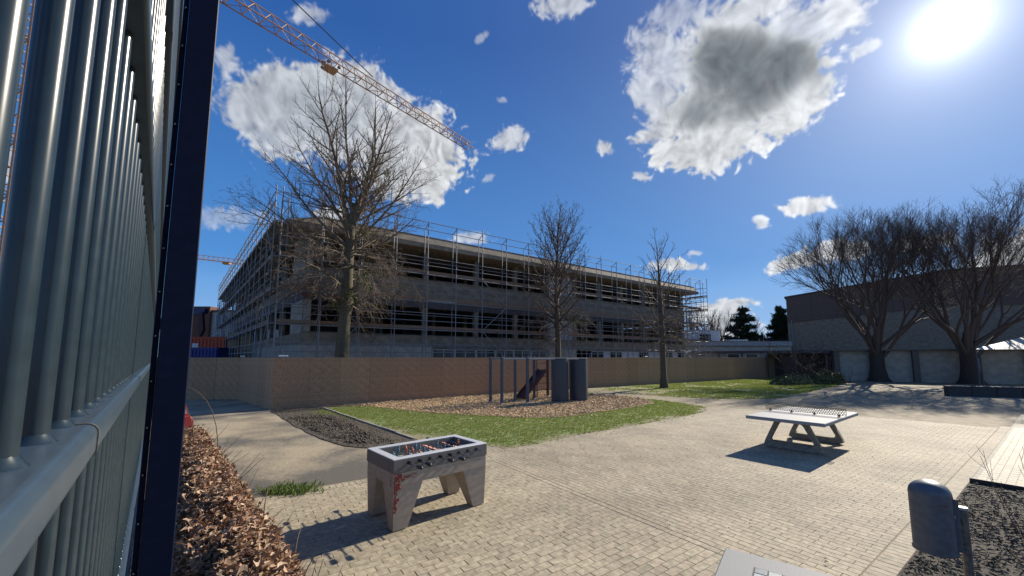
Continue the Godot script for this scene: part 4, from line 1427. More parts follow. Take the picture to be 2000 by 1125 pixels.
func building() -> void:
	var b := thing("gutted_school_building", "long three storey concrete building stripped to its frame behind scaffolding", "building", V2(CORNER))
	var conc := mat("raw_concrete", Vector3(0.26, 0.235, 0.19), 0.85, "cloud", 0.3, 3.6)
	var pale := mat("pale_wall", Vector3(0.44, 0.42, 0.36), 0.8, "cloud", 0.2, 4.0)
	var band := mat("parapet", Vector3(0.31, 0.265, 0.20), 0.85, "cloud", 0.25, 3.7)
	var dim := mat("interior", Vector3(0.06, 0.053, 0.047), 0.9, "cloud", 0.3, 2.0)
	var roofm := mat("roof_edge", Vector3(0.29, 0.245, 0.18), 0.8, "cloud", 0.25, 3.4)
	var T := frame(CORNER, ALONG)            # z towards the yard
	var F := frame(CORNER, -FLANK)           # x runs towards the corner, z to the left, outwards
	var L := 39.4
	# floors and roof
	slab(b, "ground_slab", -0.02, 0.12, 0.0, conc)
	slab(b, "floor_slab", 2.72, 2.98, -0.1, conc)
	slab(b, "floor_slab", 5.92, 6.25, -0.1, conc)
	slab(b, "roof_slab", 9.48, 9.78, 1.2, roofm, 40.0)
	# attic band, its left end leaning back
	var n := side(ALONG)
	var e0 := CORNER + n * 1.12 - ALONG * 1.1
	var e1 := CORNER + n * 1.12 + ALONG * (L + 1.1)
	var at := MB.new()
	var lo := [V2(e0, 9.783), V2(e1, 9.783), V2(e1 - n * 12.0, 9.783), V2(e0 - n * 12.0, 9.783)]
	var hi := [V2(e0 + ALONG * 1.5 - n * 0.25, 10.32), V2(e1 - ALONG * 0.3 - n * 0.25, 10.32), V2(e1 - n * 12.0, 10.32), V2(e0 + ALONG * 1.5 - n * 12.0, 10.32)]
	at.hexa(lo, hi)
	part(b, "attic", at.commit(), roofm)
	lbox(b, "roof_capping", T, 0.6, L + 0.9, 10.321, 10.36, 0.45, 0.90, mat("capping", Vector3(0.48, 0.48, 0.47), 0.5, "cloud", 0.3, 0.8))
	rng.seed = 8
	for k in 34:                             # loose material on the roof edge
		var x := rng.randf_range(16.0, 39.0)
		var s := rng.randf_range(0.12, 0.5)
		bev_block(b, "roof_stack", shift(T, Vector3(x, 10.365 + s * 0.28, 0.3 - rng.randf() * 0.6)), Vector3(s * 2.2, s * 0.55, s), 0.02, [band, pale, mats["white_board"]][rng.randi() % 3])
	# yard side: plinth, parapets, columns
	lbox(b, "plinth", T, 0.0, 8.0, 0.12, 2.95, -0.30, 0.0, pale)
	lbox(b, "plinth", T, 8.0, L, 0.12, 1.90, -0.30, 0.0, band)
	lbox(b, "plinth", T, 18.6, 21.9, 1.901, 2.95, -0.29, 0.004, pale)
	lbox(b, "plinth", T, 39.0, L, 1.901, 2.95, -0.29, 0.004, pale)
	lbox(b, "parapet", T, 0.0, L, 2.953, 3.60, -0.24, 0.02, band)
	lbox(b, "sill", T, 0.0, L, 3.601, 3.66, -0.28, 0.07, conc)
	lbox(b, "spandrel", T, 0.0, L, 5.55, 6.255, -0.22, -0.03, mat("spandrel", Vector3(0.12, 0.115, 0.12), 0.8, "cloud", 0.3, 1.4))
	lbox(b, "parapet", T, 0.0, L, 6.26, 7.50, -0.24, 0.02, band)
	lbox(b, "sill", T, 0.0, L, 7.501, 7.56, -0.28, 0.07, conc)
	for x: float in [0.22, 7.5, 11.55, 15.2, 18.7, 21.8, 25.1, 28.35, 31.8, 35.4, 39.15]:
		for q in [[3.66, 5.545], [7.56, 9.478]]:
			lbox(b, "column", T, x - 0.17, x + 0.17, q[0], q[1], -0.36, -0.03, pale if x < 1.0 else conc)
	for x: float in [6.0, 10.4, 13.4, 17.0, 23.4, 27.0, 30.2, 33.6, 37.2]:   # a second row stands deeper inside
		for q in [[2.98, 5.915], [6.255, 9.476]]:
			lbox(b, "inner_column", T, x - 0.15, x + 0.15, q[0], q[1], -5.6, -5.3, conc)
	# the stair core with white boards
	for q in [[3.66, 5.545], [7.56, 9.478]]:
		for k in 4:
			lbox(b, "board", T, 18.95 + k * 0.68, 19.60 + k * 0.68, q[0] + 0.02, q[1] - (0.05 if k != 1 else 0.6), -0.20, -0.16, mat("site_board", Vector3(0.42, 0.46, 0.50), 0.6, "cloud", 0.2, 1.5))
	# inner walls
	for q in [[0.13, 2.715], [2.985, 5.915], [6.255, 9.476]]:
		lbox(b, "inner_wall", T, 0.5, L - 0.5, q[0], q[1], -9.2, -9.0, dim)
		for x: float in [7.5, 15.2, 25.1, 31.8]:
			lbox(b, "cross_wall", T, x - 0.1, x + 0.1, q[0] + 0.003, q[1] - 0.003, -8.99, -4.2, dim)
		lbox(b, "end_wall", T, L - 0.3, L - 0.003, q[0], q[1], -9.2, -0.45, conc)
	# ground floor windows between frames
	var fr := mat("window_frame", Vector3(0.62, 0.63, 0.64), 0.5)
	var dark_glass := mat("dark_glass", Vector3(0.02, 0.024, 0.032), 0.12)
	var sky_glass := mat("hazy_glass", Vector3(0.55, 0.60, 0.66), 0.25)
	var x0 := 8.1
	while x0 < 38.6:
		if x0 > 18.3 and x0 < 23.8:
			x0 = 23.9
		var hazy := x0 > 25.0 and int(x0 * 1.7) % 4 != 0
		var w := MB.new()
		for q in [[x0, x0 + 1.7, 1.905, 1.96], [x0, x0 + 1.7, 2.66, 2.715], [x0, x0 + 0.055, 1.96, 2.66], [x0 + 1.645, x0 + 1.7, 1.96, 2.66], [x0 + 0.82, x0 + 0.87, 1.96, 2.66]]:
			w.box(shift(T, Vector3((q[0] + q[1]) / 2, (q[2] + q[3]) / 2, -0.12)), Vector3(q[1] - q[0], q[3] - q[2], 0.07))
		var wp := part(b, "window", w.commit(), fr)
		for k in 2:
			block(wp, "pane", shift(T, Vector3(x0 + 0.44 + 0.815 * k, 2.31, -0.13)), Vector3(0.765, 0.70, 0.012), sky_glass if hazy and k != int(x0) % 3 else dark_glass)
		x0 += 1.74
	lbox(b, "lintel", T, 8.0, L, 2.716, 2.951, -0.26, -0.01, conc)
	# flank: the same storeys seen at a slant
	lbox(b, "flank_plinth", F, -37.0, 0.0, 0.12, 2.95, -0.30, -0.003, pale)
	lbox(b, "flank_parapet", F, -37.0, -0.03, 2.953, 3.60, -0.24, 0.02, band)
	lbox(b, "flank_parapet", F, -37.0, -0.03, 6.26, 7.50, -0.24, 0.02, band)
	lbox(b, "flank_spandrel", F, -37.0, -0.03, 5.55, 6.255, -0.22, -0.03, mats["spandrel"])
	for q in [[3.603, 5.545], [7.503, 9.478]]:
		lbox(b, "gable_wall", F, -3.4, -0.4, q[0], q[1], -0.26, -0.01, pale)
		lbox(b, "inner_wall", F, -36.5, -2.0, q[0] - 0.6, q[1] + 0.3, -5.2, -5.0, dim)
		for k in 9:
			lbox(b, "flank_column", F, -7.2 - k * 3.7, -6.86 - k * 3.7, q[0], q[1], -0.36, -0.03, conc)
	# a stretch of red planks at the corner
	lbox(b, "red_beam", T, -0.2, 3.2, 5.72, 5.90, 0.08, 0.20, mat("red_oxide", Vector3(0.22, 0.07, 0.05), 0.7, "cloud", 0.3, 0.7))

func scaffold(called: String, label: String, from: Vector2, dir: Vector2, inner: float, outer: float, n: int, bay: float, decks: Array, top: float, brace_every: int, extra_top: bool) -> void:
	var steel := mat("galvanised", Vector3(0.27, 0.29, 0.31), 0.6, "cloud", 0.2, 0.6, 0, 0.25)
	var plank := mat("deck_plank", Vector3(0.25, 0.19, 0.135), 0.85, "cloud", 0.35, 0.7)
	var bright := mat("deck_alu", Vector3(0.45, 0.44, 0.41), 0.6, "cloud", 0.3, 0.7)
	var toe := mat("toe_board", Vector3(0.27, 0.155, 0.10), 0.8, "cloud", 0.35, 0.7)
	var T := frame(from, dir)
	var s := thing(called, label, "scaffold", V2(from + dir.normalized() * bay * n * 0.5), "scaffolds round the gutted building")
	var r := 0.03
	for k in n + 1:
		var x := k * bay
		rod(s, "standard", T * Vector3(x, 0, outer), T * Vector3(x, top + (0.25 if k % 3 == 0 else 0.0), outer), r, steel)
		rod(s, "standard", T * Vector3(x, 0, inner), T * Vector3(x, top - 0.35, inner), r, steel)
		rod(s, "bracket_tube", T * Vector3(x, top - 0.36, inner), T * Vector3(x, top - 0.12, outer), r * 0.9, steel)
		for y: float in decks:
			rod(s, "transom", T * Vector3(x, y - 0.06, inner), T * Vector3(x, y - 0.06, outer), r, steel)
	for k in n:
		var x := k * bay
		for y: float in decks:
			var m := bright if (k * 7 + int(y)) % 11 == 0 else plank
			block(s, "deck", shift(T, Vector3(x + bay / 2, y, (inner + outer) / 2 + 0.03)), Vector3(bay - 0.04, 0.05, absf(outer - inner) - 0.10), m)
			block(s, "toe_board", shift(T, Vector3(x + bay / 2, y + 0.10, outer - 0.045)), Vector3(bay - 0.06, 0.13, 0.03), toe if (k + int(y)) % 3 else plank)
			for h: float in [0.5, 1.0]:
				rod(s, "guard_rail", T * Vector3(x, y + h, outer), T * Vector3(x + bay, y + h, outer), r * 0.8, steel)
			rod(s, "inner_rail", T * Vector3(x, y + 0.9, inner), T * Vector3(x + bay, y + 0.9, inner), r * 0.8, steel)
			rod(s, "ledger", T * Vector3(x, y - 0.09, outer), T * Vector3(x + bay, y - 0.09, outer), r, steel)
		if extra_top:
			for y: float in [top - 0.05, top - 0.55]:
				rod(s, "guard_rail", T * Vector3(x, y, outer), T * Vector3(x + bay, y, outer), r * 0.8, steel)
		if brace_every > 0 and k % brace_every == 1:
			for j in decks.size():
				var y0: float = (decks[j - 1] as float) if j > 0 else 0.1
				var fwd := (j + k) % 2 == 0
				rod(s, "brace", T * Vector3(x + (0.0 if fwd else bay), y0, outer + 0.03), T * Vector3(x + (bay if fwd else 0.0), decks[j], outer + 0.03), r * 0.85, steel)

func scaffolds() -> void:
	scaffold("facade_scaffold", "steel tube scaffold with plank decks along the long yard facade", CORNER - ALONG * 1.45, ALONG, 1.27, 1.85, 20, 2.065, [1.95, 3.98, 5.82, 7.6], 11.05, 5, true)
	scaffold("flank_scaffold", "dense steel scaffold receding along the building's left flank", CORNER + FLANK * 36.2, -FLANK, 1.27, 1.9, 18, 2.08, [1.95, 3.98, 5.82, 7.6, 9.5], 11.2, 4, true)
	scaffold("end_scaffold", "narrow scaffold tower with bright decks at the building's far right end", CORNER + ALONG * 39.4 + side(ALONG) * 2.0, FLANK, 0.9, 2.0, 5, 2.06, [1.95, 3.98, 5.82, 7.6, 9.2], 11.1, 2, false)


# ---------------------------------------------------------------- cranes
func lattice(s: Node3D, called: String, a: Vector3, b: Vector3, w: float, h: float, step: float, tri_: bool, m: Material, rc: float, tip_scale := 1.0) -> void:
	var d := (b - a).normalized()
	var side_ := d.cross(Vector3.UP).normalized() if absf(d.y) < 0.9 else Vector3.RIGHT
	var up := side_.cross(d)
	var n := maxi(2, roundi(a.distance_to(b) / step))
	var chords: Array = []
	for q in ([[-0.5, 0.0], [0.5, 0.0], [0.0, 1.0]] if tri_ else [[-0.5, -0.5], [0.5, -0.5], [0.5, 0.5], [-0.5, 0.5]]):
		chords.append(side_ * float(q[0]) * w + up * float(q[1]) * h)
	for c: Vector3 in chords:
		rod(s, "chord", a + c, b + c * tip_scale, rc, m)
	var lace := MB.new()
	var k_n := chords.size()
	for k in n:
		var p := a.lerp(b, float(k) / n)
		var q := a.lerp(b, float(k + 1) / n)
		var s0 := lerpf(1.0, tip_scale, float(k) / n)
		var s1 := lerpf(1.0, tip_scale, float(k + 1) / n)
		for j in k_n:
			var c0: Vector3 = chords[j]
			var c1: Vector3 = chords[(j + 1) % k_n]
			var r := PackedFloat32Array([rc * 0.55, rc * 0.55])
			if tri_ and j > 0:
				var mid := p.lerp(q, 0.5)
				var lowc := c0 if j == 1 else c1
				var topc := c1 if j == 1 else c0
				lace.tube(PackedVector3Array([p + lowc * s0, mid + topc * s0]), r, 4, false)
				lace.tube(PackedVector3Array([mid + topc * s0, q + lowc * s1]), r, 4, false)
			else:
				lace.tube(PackedVector3Array([p + c0 * s0, q + c1 * s1] if k % 2 else [p + c1 * s0, q + c0 * s1]), r, 4, false)
				lace.tube(PackedVector3Array([p + c0 * s0, p + c1 * s0]), r, 4, false)
	part(s, "lacing", lace.commit(), m)

func cranes() -> void:
	var paint := mat("crane_orange", Vector3(0.43, 0.25, 0.155), 0.55, "cloud", 0.2, 2.0)
	var rope := mat("rope", Vector3(0.03, 0.03, 0.035), 0.6)
	var mast := Vector2(-27.9, 20.7)
	var tip := Vector2(-5.52, 49.2)
	var dir := (tip - mast).normalized()
	var c := thing("tower_crane", "orange lattice tower crane whose long jib crosses the sky over the bare tree", "crane", V2(mast))
	lattice(c, "mast", V2(mast, 0.3), V2(mast, 30.6), 1.5, 1.5, 1.5, false, paint, 0.085)
	bev_block(c, "base", shift(frame(mast, dir), Vector3(0, 0.2, 0)), Vector3(4, 0.4, 4), 0.05, mat("crane_base", Vector3(0.3, 0.3, 0.28), 0.8))
	lattice(c, "jib", V2(mast, 30.2), V2(tip, 30.0), 1.25, 1.3, 1.25, true, paint, 0.06, 0.72)
	lattice(c, "apex", V2(mast, 31.0), V2(mast, 38.0), 1.0, 1.0, 1.2, false, paint, 0.06, 0.2)
	rod(c, "pendant", V2(mast, 38.0), V2(mast + dir * 21.5, 31.45), 0.05, rope)
	rod(c, "pendant", V2(mast, 37.9), V2(mast + dir * 10.0, 31.5), 0.05, rope)
	rod(c, "pendant", V2(mast, 38.0), V2(mast - dir * 10.0, 30.8), 0.05, rope)
	lattice(c, "counter_jib", V2(mast, 30.3), V2(mast - dir * 10.5, 30.3), 1.3, 0.9, 1.5, true, paint, 0.06)
	bev_block(c, "counterweight", shift(frame(mast - dir * 9.6, dir), Vector3(0, 29.3, 0)), Vector3(1.8, 2.2, 1.4), 0.05, mat("crane_base", Vector3(0.3, 0.3, 0.28), 0.8))
	var tr := Vector2(-17.5, 34.45)
	bev_block(c, "trolley", shift(frame(tr, dir), Vector3(0, 29.75, 0)), Vector3(1.1, 0.22, 1.0), 0.03, paint)
	bev_block(c, "trolley_cage", shift(frame(tr - dir * 0.9, dir), Vector3(0, 29.6, 0.5)), Vector3(0.35, 0.42, 0.28), 0.04, paint)
	for k in 4:
		rod(c, "trolley_wheel", shift(frame(tr + dir * (0.5 if k % 2 else -0.5), dir), Vector3(0, 29.98, 0.7 if k < 2 else -0.7)).origin, shift(frame(tr + dir * (0.5 if k % 2 else -0.5), dir), Vector3(0, 29.98, 0.55 if k < 2 else -0.55)).origin, 0.14, rope, true)
	for s: float in [-0.3, 0.3]:
		rod(c, "hoist_rope", V2(tr + dir * s, 29.6), V2(tr + dir * s * 0.6, 13.3), 0.022, rope)
	bev_block(c, "hook_block", shift(frame(tr, dir), Vector3(0, 13.1, 0)), Vector3(0.6, 0.5, 0.2), 0.04, paint)
	# the second crane, far behind the scaffold
	var y2 := mat("crane_yellow", Vector3(0.55, 0.27, 0.06), 0.5)
	var c2 := thing("far_tower_crane", "small distant yellow crane jib low above the flank scaffold", "crane", V(-92, 158))
	lattice(c2, "mast", V(-92, 158, 0.3), V(-92, 158, 39.0), 2.0, 2.0, 2.0, false, y2, 0.12)
	lattice(c2, "jib", V(-92, 158, 38.5), V(-137, 146, 42.0), 1.5, 1.7, 1.7, true, y2, 0.09)
	bev_block(c2, "trolley", Transform3D(Basis(), V(-115.0, 151.8, 39.9)), Vector3(2.6, 1.0, 1.6), 0.1, y2)


# ---------------------------------------------------------------- gym hall, low buildings, the site's left end
func gym() -> void:
	var d := Vector2(0.8767, -0.4811)
	var a := Vector2(43.3, 60.1)
	var g := thing("gym_hall", "dark windowless gym hall with rising roof edge behind two big bare trees", "building", V2(a))
	var wall := mat("gym_brick", Vector3(0.25, 0.205, 0.15), 0.85, "cloud", 0.2, 3.6)
	var fascia := mat("gym_fascia", Vector3(0.13, 0.088, 0.068), 0.7, "cloud", 0.25, 1.8)
	var T := frame(a, d)
	var back := V2(a.normalized().rotated(-0.06)) * -1.0        # the end wall runs straight away from the yard
	var deep := Transform3D(Basis(T.basis.x, Vector3.UP, back), T.origin)
	var body := MB.new()
	body.prism(PackedVector2Array([Vector2(0, 0), Vector2(46.5, 0), Vector2(46.5, 8.1), Vector2(17.7, 9.05), Vector2(0, 7.5)]), shift(deep, Vector3(0, 0, -30)), 30.0)
	part(g, "wall", body.commit(), wall)
	var y0 := func(x: float) -> float: return 11.47 + x * (2.37 / 17.7) if x < 17.7 else 13.84 - (x - 17.7) * 0.012
	var l0 := func(x: float) -> float: return 7.5 + x * (1.55 / 17.7) if x < 17.7 else 9.05 - (x - 17.7) * 0.033
	for k in 15:                            # fascia of upright metal sheets under the roof edge
		var x0 := k * 3.1
		var m := MB.new()
		m.prism(PackedVector2Array([Vector2(x0 + 0.008, l0.call(x0)), Vector2(x0 + 3.092, l0.call(x0 + 3.1)), Vector2(x0 + 3.092, y0.call(x0 + 3.1)), Vector2(x0 + 0.008, y0.call(x0))]), shift(T, Vector3(0, 0, -0.05)), 0.16)
		part(g, "fascia_sheet", m.commit(), fascia)
	var rf := MB.new()
	rf.prism(PackedVector2Array([Vector2(-0.2, 11.47), Vector2(17.7, 13.86), Vector2(46.5, 13.5), Vector2(46.5, 13.7), Vector2(17.7, 14.06), Vector2(-0.2, 11.68)]), shift(deep, Vector3(0, 0, -30.1)), 30.3)
	part(g, "roof", rf.commit(), mat("gym_roof", Vector3(0.07, 0.06, 0.055), 0.7))
	var up := MB.new()
	up.prism(PackedVector2Array([Vector2(0.03, 7.48), Vector2(17.7, 9.03), Vector2(46.4, 8.08), Vector2(46.4, 13.4), Vector2(17.7, 13.75), Vector2(0.03, 11.4)]), shift(deep, Vector3(0, 0, -29.9)), 29.8)
	part(g, "upper_wall", up.commit(), fascia)
	rod(g, "downpipe", shift(T, Vector3(0.5, 0, 0.12)).origin, shift(T, Vector3(0.5, 7.9, 0.12)).origin, 0.09, mat("pipe", Vector3(0.16, 0.2, 0.23), 0.5))
	a = Vector2(27.95, 38.8)
	T = frame(a, d)
	# the lower wall of pale panels between leaning piers
	var w := thing("panel_wall", "low wall of pale concrete panels between dark piers at the gym's foot", "wall", shift(T, Vector3(10, 0, 1.2)).origin)
	var panel := mat("gym_panel", Vector3(0.38, 0.35, 0.29), 0.8, "cloud", 0.16, 3.8)
	var pier := mat("gym_pier", Vector3(0.15, 0.135, 0.12), 0.85, "cloud", 0.3, 1.0)
	var xs := [3.4, 8.75, 12.0, 15.3, 19.5, 23.7]
	for k in xs.size():
		lbox(w, "pier", T, xs[k] - 0.2, xs[k] + 0.2, 0.0, 2.72, 0.3, 1.35, pier)
		if k < xs.size() - 1:
			lbox(w, "panel", T, xs[k] + 0.203, xs[k + 1] - 0.203, 0.0, 2.718, 0.5, 1.0, panel)
	lbox(w, "coping", T, 3.1, 24.0, 2.722, 2.84, 0.15, 1.42, mat("gym_coping", Vector3(0.15, 0.145, 0.135), 0.8, "cloud", 0.3, 0.9))
	lbox(w, "annex_roof", T, 3.3, 23.8, 2.60, 2.715, -7.0, 0.29, pier)
	# walkway roof between hoarding and gym
	var wk := thing("covered_walkway", "flat dark walkway roof joining the hoarding's end to the gym", "canopy", V(28, 40.5))
	var steel := mat("walk_roof", Vector3(0.055, 0.062, 0.075), 0.5)
	var w0 := Vector2(23.5, 44.5)
	var t2 := frame(w0, a + d * 3.2 + side(d) * 1.2 - w0)
	lbox(wk, "roof", t2, 0.0, 10.4, 2.55, 2.85, -2.4, 0.0, steel)
	for k in 5:
		lbox(wk, "post", t2, 0.2 + k * 2.45, 0.32 + k * 2.45, 0.0, 2.548, -0.25, -0.13, steel)
	lbox(wk, "rear_wall", t2, 4.6, 10.2, 0.0, 2.547, -2.39, -2.2, mat("rear_wall", Vector3(0.05, 0.048, 0.047), 0.8, "cloud", 0.3, 1.0))
	# white canopy at the right edge, lit from behind
	var cv := thing("white_canopy", "sunlit pale canopy roof at the right edge, striped by branch shadows", "canopy", V(35, 26))
	var cloth := mat("canopy_cloth", Vector3(0.72, 0.70, 0.62), 0.6)
	cloth.backlight_enabled = true
	cloth.backlight = Color(0.8, 0.8, 0.76)
	var p0 := V(31.3, 26.0, 2.66)
	var p1 := V(37.5, 24.6, 2.66)
	var p2 := V(41.5, 28.9, 4.35)
	var p3 := V(32.4, 26.7, 2.80)
	var steps := 6
	for k in steps:
		var u0 := float(k) / steps
		var u1 := float(k + 1) / steps - 0.006
		var m := MB.new()
		var q := [p0.lerp(p1, u0), p0.lerp(p1, u1), p3.lerp(p2, u1), p3.lerp(p2, u0)]
		m.hexa(q, [q[0] + Vector3(0, 0.02, 0), q[1] + Vector3(0, 0.02, 0), q[2] + Vector3(0, 0.02, 0), q[3] + Vector3(0, 0.02, 0)])
		part(cv, "roof_sheet", m.commit(), cloth)
	for q in [p0, p1, p2, p3]:
		rod(cv, "post", Vector3(q.x, 0, q.z), q, 0.05, steel)

func low_buildings() -> void:
	var l := thing("low_flat_building", "low flat roofed building with pale fascia beyond the hoarding", "building", V(33, 55))
	var pale := mat("low_fascia", Vector3(0.46, 0.43, 0.37), 0.8, "cloud", 0.22, 2.4)
	var T := frame(Vector2(24.6, 55.3), Vector2(1, -0.02))
	lbox(l, "upper_fascia", T, 0.0, 15.3, 3.78, 4.42, -0.2, 0.25, mat("low_fascia_upper", Vector3(0.40, 0.40, 0.39), 0.7, "cloud", 0.2, 2.4))
	lbox(l, "lower_fascia", T, 0.0, 15.3, 2.98, 3.72, -0.2, 0.0, pale)
	lbox(l, "shadow_gap", T, 0.0, 15.3, 3.721, 3.779, -0.25, -0.1, mats["dark_edge"])
	lbox(l, "wall", T, 0.0, 15.3, 0.0, 2.9, -0.9, -0.6, mat("low_wall", Vector3(0.40, 0.33, 0.26), 0.8, "cloud", 0.2, 2.0))
	lbox(l, "roof", T, -0.1, 15.4, 4.421, 4.48, -14.0, 0.3, mat("low_roof", Vector3(0.22, 0.22, 0.22), 0.8, "cloud", 0.2, 2.4))
	for k in 3:
		var w := lbox(l, "window", T, 6.5 + k * 2.6, 8.3 + k * 2.6, 1.3, 2.7, -0.598, -0.56, mats["window_frame"])
		lbox(w, "pane", T, 6.58 + k * 2.6, 8.22 + k * 2.6, 1.38, 2.62, -0.558, -0.55, mats["dark_glass"])
	lbox(l, "roof_hatch", T, 8.0, 10.2, 4.485, 4.75, -2.6, -1.6, mats["white_board"])
	var c := thing("site_cabin", "pale site cabin on the low roof beside the end scaffold", "cabin", V(30, 60))
	var t2 := frame(Vector2(27.4, 60.0), Vector2(1, 0))
	var skin := mat("cabin_skin", Vector3(0.50, 0.53, 0.56), 0.6, "cloud", 0.15, 2.0)
	lbox(c, "side", t2, 0.0, 1.9, 4.49, 6.35, -2.4, 0.0, skin)
	lbox(c, "side", t2, 3.7, 5.1, 4.49, 6.35, -2.4, 0.0, skin)
	lbox(c, "top", t2, 1.903, 3.697, 5.75, 6.35, -2.4, 0.0, skin)
	lbox(c, "opening", t2, 1.903, 3.697, 4.49, 5.747, -2.3, -1.6, mats["spandrel"])
	lbox(c, "roof_rim", t2, -0.08, 5.18, 6.352, 6.42, -2.45, 0.06, mats["low_roof"])

func left_site() -> void:
	var red := mat("container_red", Vector3(0.50, 0.07, 0.025), 0.55, "cloud", 0.25, 1.5)
	var blue := mat("container_blue", Vector3(0.02, 0.035, 0.20), 0.5, "cloud", 0.2, 1.5)
	for q in [["blue_container", "deep blue skip behind the hoarding at the end of the asphalt path", Vector2(-29.2, 34.0), 3.2, 0.0, 2.92, 2.2, blue], ["red_container", "orange red container with white notice behind the blue skip", Vector2(-31.6, 37.4), 3.7, 0.0, 4.05, 2.3, red]]:
		var at: Vector2 = q[2]
		var c := thing(q[0], q[1], "container", V2(at))
		var t := frame(at, Vector2(1, 0))
		lbox(c, "body", t, 0, q[3], 0.1, q[5], -q[6], 0, q[7])
		for k in 11:
			lbox(c, "rib", t, 0.06 + k * (q[3] - 0.2) / 10.0, 0.14 + k * (q[3] - 0.2) / 10.0, 0.2, q[5] - 0.12, 0.002, 0.06, q[7])
		lbox(c, "rim", t, -0.04, q[3] + 0.04, q[5] + 0.001, q[5] + 0.09, -q[6] - 0.04, 0.07, q[7])
		if q[0] == "red_container":
			lbox(c, "notice", t, 0.55, 1.15, 2.85, 3.5, 0.062, 0.075, mats["white_board"])
	var ex := thing("excavator_arm", "dark blue excavator boom reaching over the red container", "excavator", V(-36, 38))
	var dk := mat("boom_blue", Vector3(0.015, 0.03, 0.11), 0.45)
	var boom := MB.new()
	var bt := Transform3D(Basis(), V(0, 38.5))
	boom.prism(PackedVector2Array([Vector2(-38.0, 4.4), Vector2(-37.6, 3.9), Vector2(-32.3, 6.3), Vector2(-30.7, 6.5), Vector2(-30.6, 7.0), Vector2(-32.0, 7.1), Vector2(-33.2, 6.9)]), bt, 0.5)
	part(ex, "boom", boom.commit(), dk)
	var stick := MB.new()
	stick.prism(PackedVector2Array([Vector2(-30.95, 6.45), Vector2(-30.6, 6.6), Vector2(-30.35, 4.8), Vector2(-30.75, 4.0), Vector2(-30.9, 4.9)]), shift(bt, Vector3(0, 0, 0.55)), 0.3)
	part(ex, "stick", stick.commit(), mat("stick_dark", Vector3(0.05, 0.02, 0.02), 0.6))
	bev_block(ex, "body", Transform3D(Basis(), V(-39.5, 38.5, 2.6)), Vector3(4, 2.6, 2.4), 0.1, dk)
	bev_block(ex, "track", Transform3D(Basis(), V(-39.5, 38.5, 0.6)), Vector3(4.5, 1.1, 2.6), 0.2, mats["spandrel"])
	var br := thing("distant_brick_block", "distant building with brown brick stair tower and pale window storeys", "building", V(-48, 62))
	var brick := mat("far_brick", Vector3(0.14, 0.06, 0.042), 0.85, "cloud", 0.25, 2.0)
	var pale := mat("far_render", Vector3(0.40, 0.375, 0.34), 0.8, "cloud", 0.2, 3.0)
	var t := frame(Vector2(-54.0, 62.0), Vector2(1, 0))
	lbox(br, "tower", t, 0.0, 4.9, 0.0, 10.4, -8.0, 0.0, brick)
	lbox(br, "wall", t, 4.903, 22.0, 0.0, 9.6, -9.0, -0.5, pale)
	lbox(br, "roof_edge", t, 4.904, 22.2, 9.601, 9.85, -9.1, -0.3, mats["spandrel"])
	for f in 3:
		for k in 6:
			var w := lbox(br, "window", t, 5.5 + k * 2.6, 7.6 + k * 2.6, 1.0 + f * 3.1, 2.9 + f * 3.1, -0.498, -0.46, mats["window_frame"])
			for s in 2:
				lbox(w, "pane", t, 5.58 + k * 2.6 + s * 1.0, 6.5 + k * 2.6 + s * 1.0, 1.08 + f * 3.1, 2.82 + f * 3.1, -0.458, -0.45, mat("far_glass", Vector3(0.10, 0.15, 0.22), 0.15))
	var fw := thing("formwork_stack", "stack of yellow timber formwork panels beside the blue skip", "formwork", V(-27, 37))
	var yel := mat("formwork_yellow", Vector3(0.42, 0.27, 0.09), 0.75, "cloud", 0.3, 0.8)
	for k in 12:
		bev_block(fw, "panel", shift(frame(Vector2(-26.6, 37.5), Vector2(1, 0.2)), Vector3((k % 2) * 1.05 - 0.4, 0.4 + (k / 2) * 0.76, 0)), Vector3(1.0, 0.72, 0.5), 0.02, yel)


# ---------------------------------------------------------------- trees
# p: per level arrays: n children, ang (degrees from the parent), len (share of the parent), up (bend towards the sky), wob, sides, segs, from (where children begin); min: thinnest twig
func limb(b: MB, at: Vector3, dir: Vector3, length: float, r0: float, lvl: int, p: Dictionary) -> void:
	var segs: int = p.segs[lvl]
	var path := PackedVector3Array([at])
	var rad := PackedFloat32Array([r0])
	var d := dir
	var r1: float = maxf(r0 * float(p.taper[lvl]), p.min)
	for k in segs:
		d = (d + Vector3(rng.randfn(), rng.randfn() * 0.7, rng.randfn()) * float(p.wob[lvl]) + Vector3.UP * float(p.up[lvl]) / segs).normalized()
		path.push_back(path[k] + d * length / segs)
		rad.push_back(lerpf(r0, r1, float(k + 1) / segs))
	b.tube(path, rad, p.sides[lvl], false)
	if lvl >= int(p.depth):
		return
	var n := int(float(p.n[lvl]) * clampf(length / float(p.ref[lvl]), 0.35, 1.6))
	var turn := rng.randf() * TAU
	for k in n:
		var t := lerpf(p.from[lvl], 1.0, (k + rng.randf() * 0.8) / n)
		var x := t * segs
		var i0 := mini(int(x), segs - 1)
		var q := path[i0].lerp(path[i0 + 1], x - i0)
		var along := (path[i0 + 1] - path[i0]).normalized()
		turn += 2.4 + rng.randf_range(-0.5, 0.5)
		var u := along.cross(Vector3.UP if absf(along.y) < 0.95 else Vector3.RIGHT).normalized()
		u = u.rotated(along, turn)
		var ang := deg_to_rad(float(p.ang[lvl]) + rng.randf_range(-12, 12)) * lerpf(1.1, 0.75, t)
		var cd := (along * cos(ang) + u * sin(ang)).normalized()
		var r := lerpf(r0, r1, t)
		var sh := lerpf(1.0, float(p.tip[lvl]), t)
		limb(b, q, cd, length * float(p.len[lvl]) * sh * rng.randf_range(0.7, 1.2), maxf(r * 0.55, p.min), lvl + 1, p)

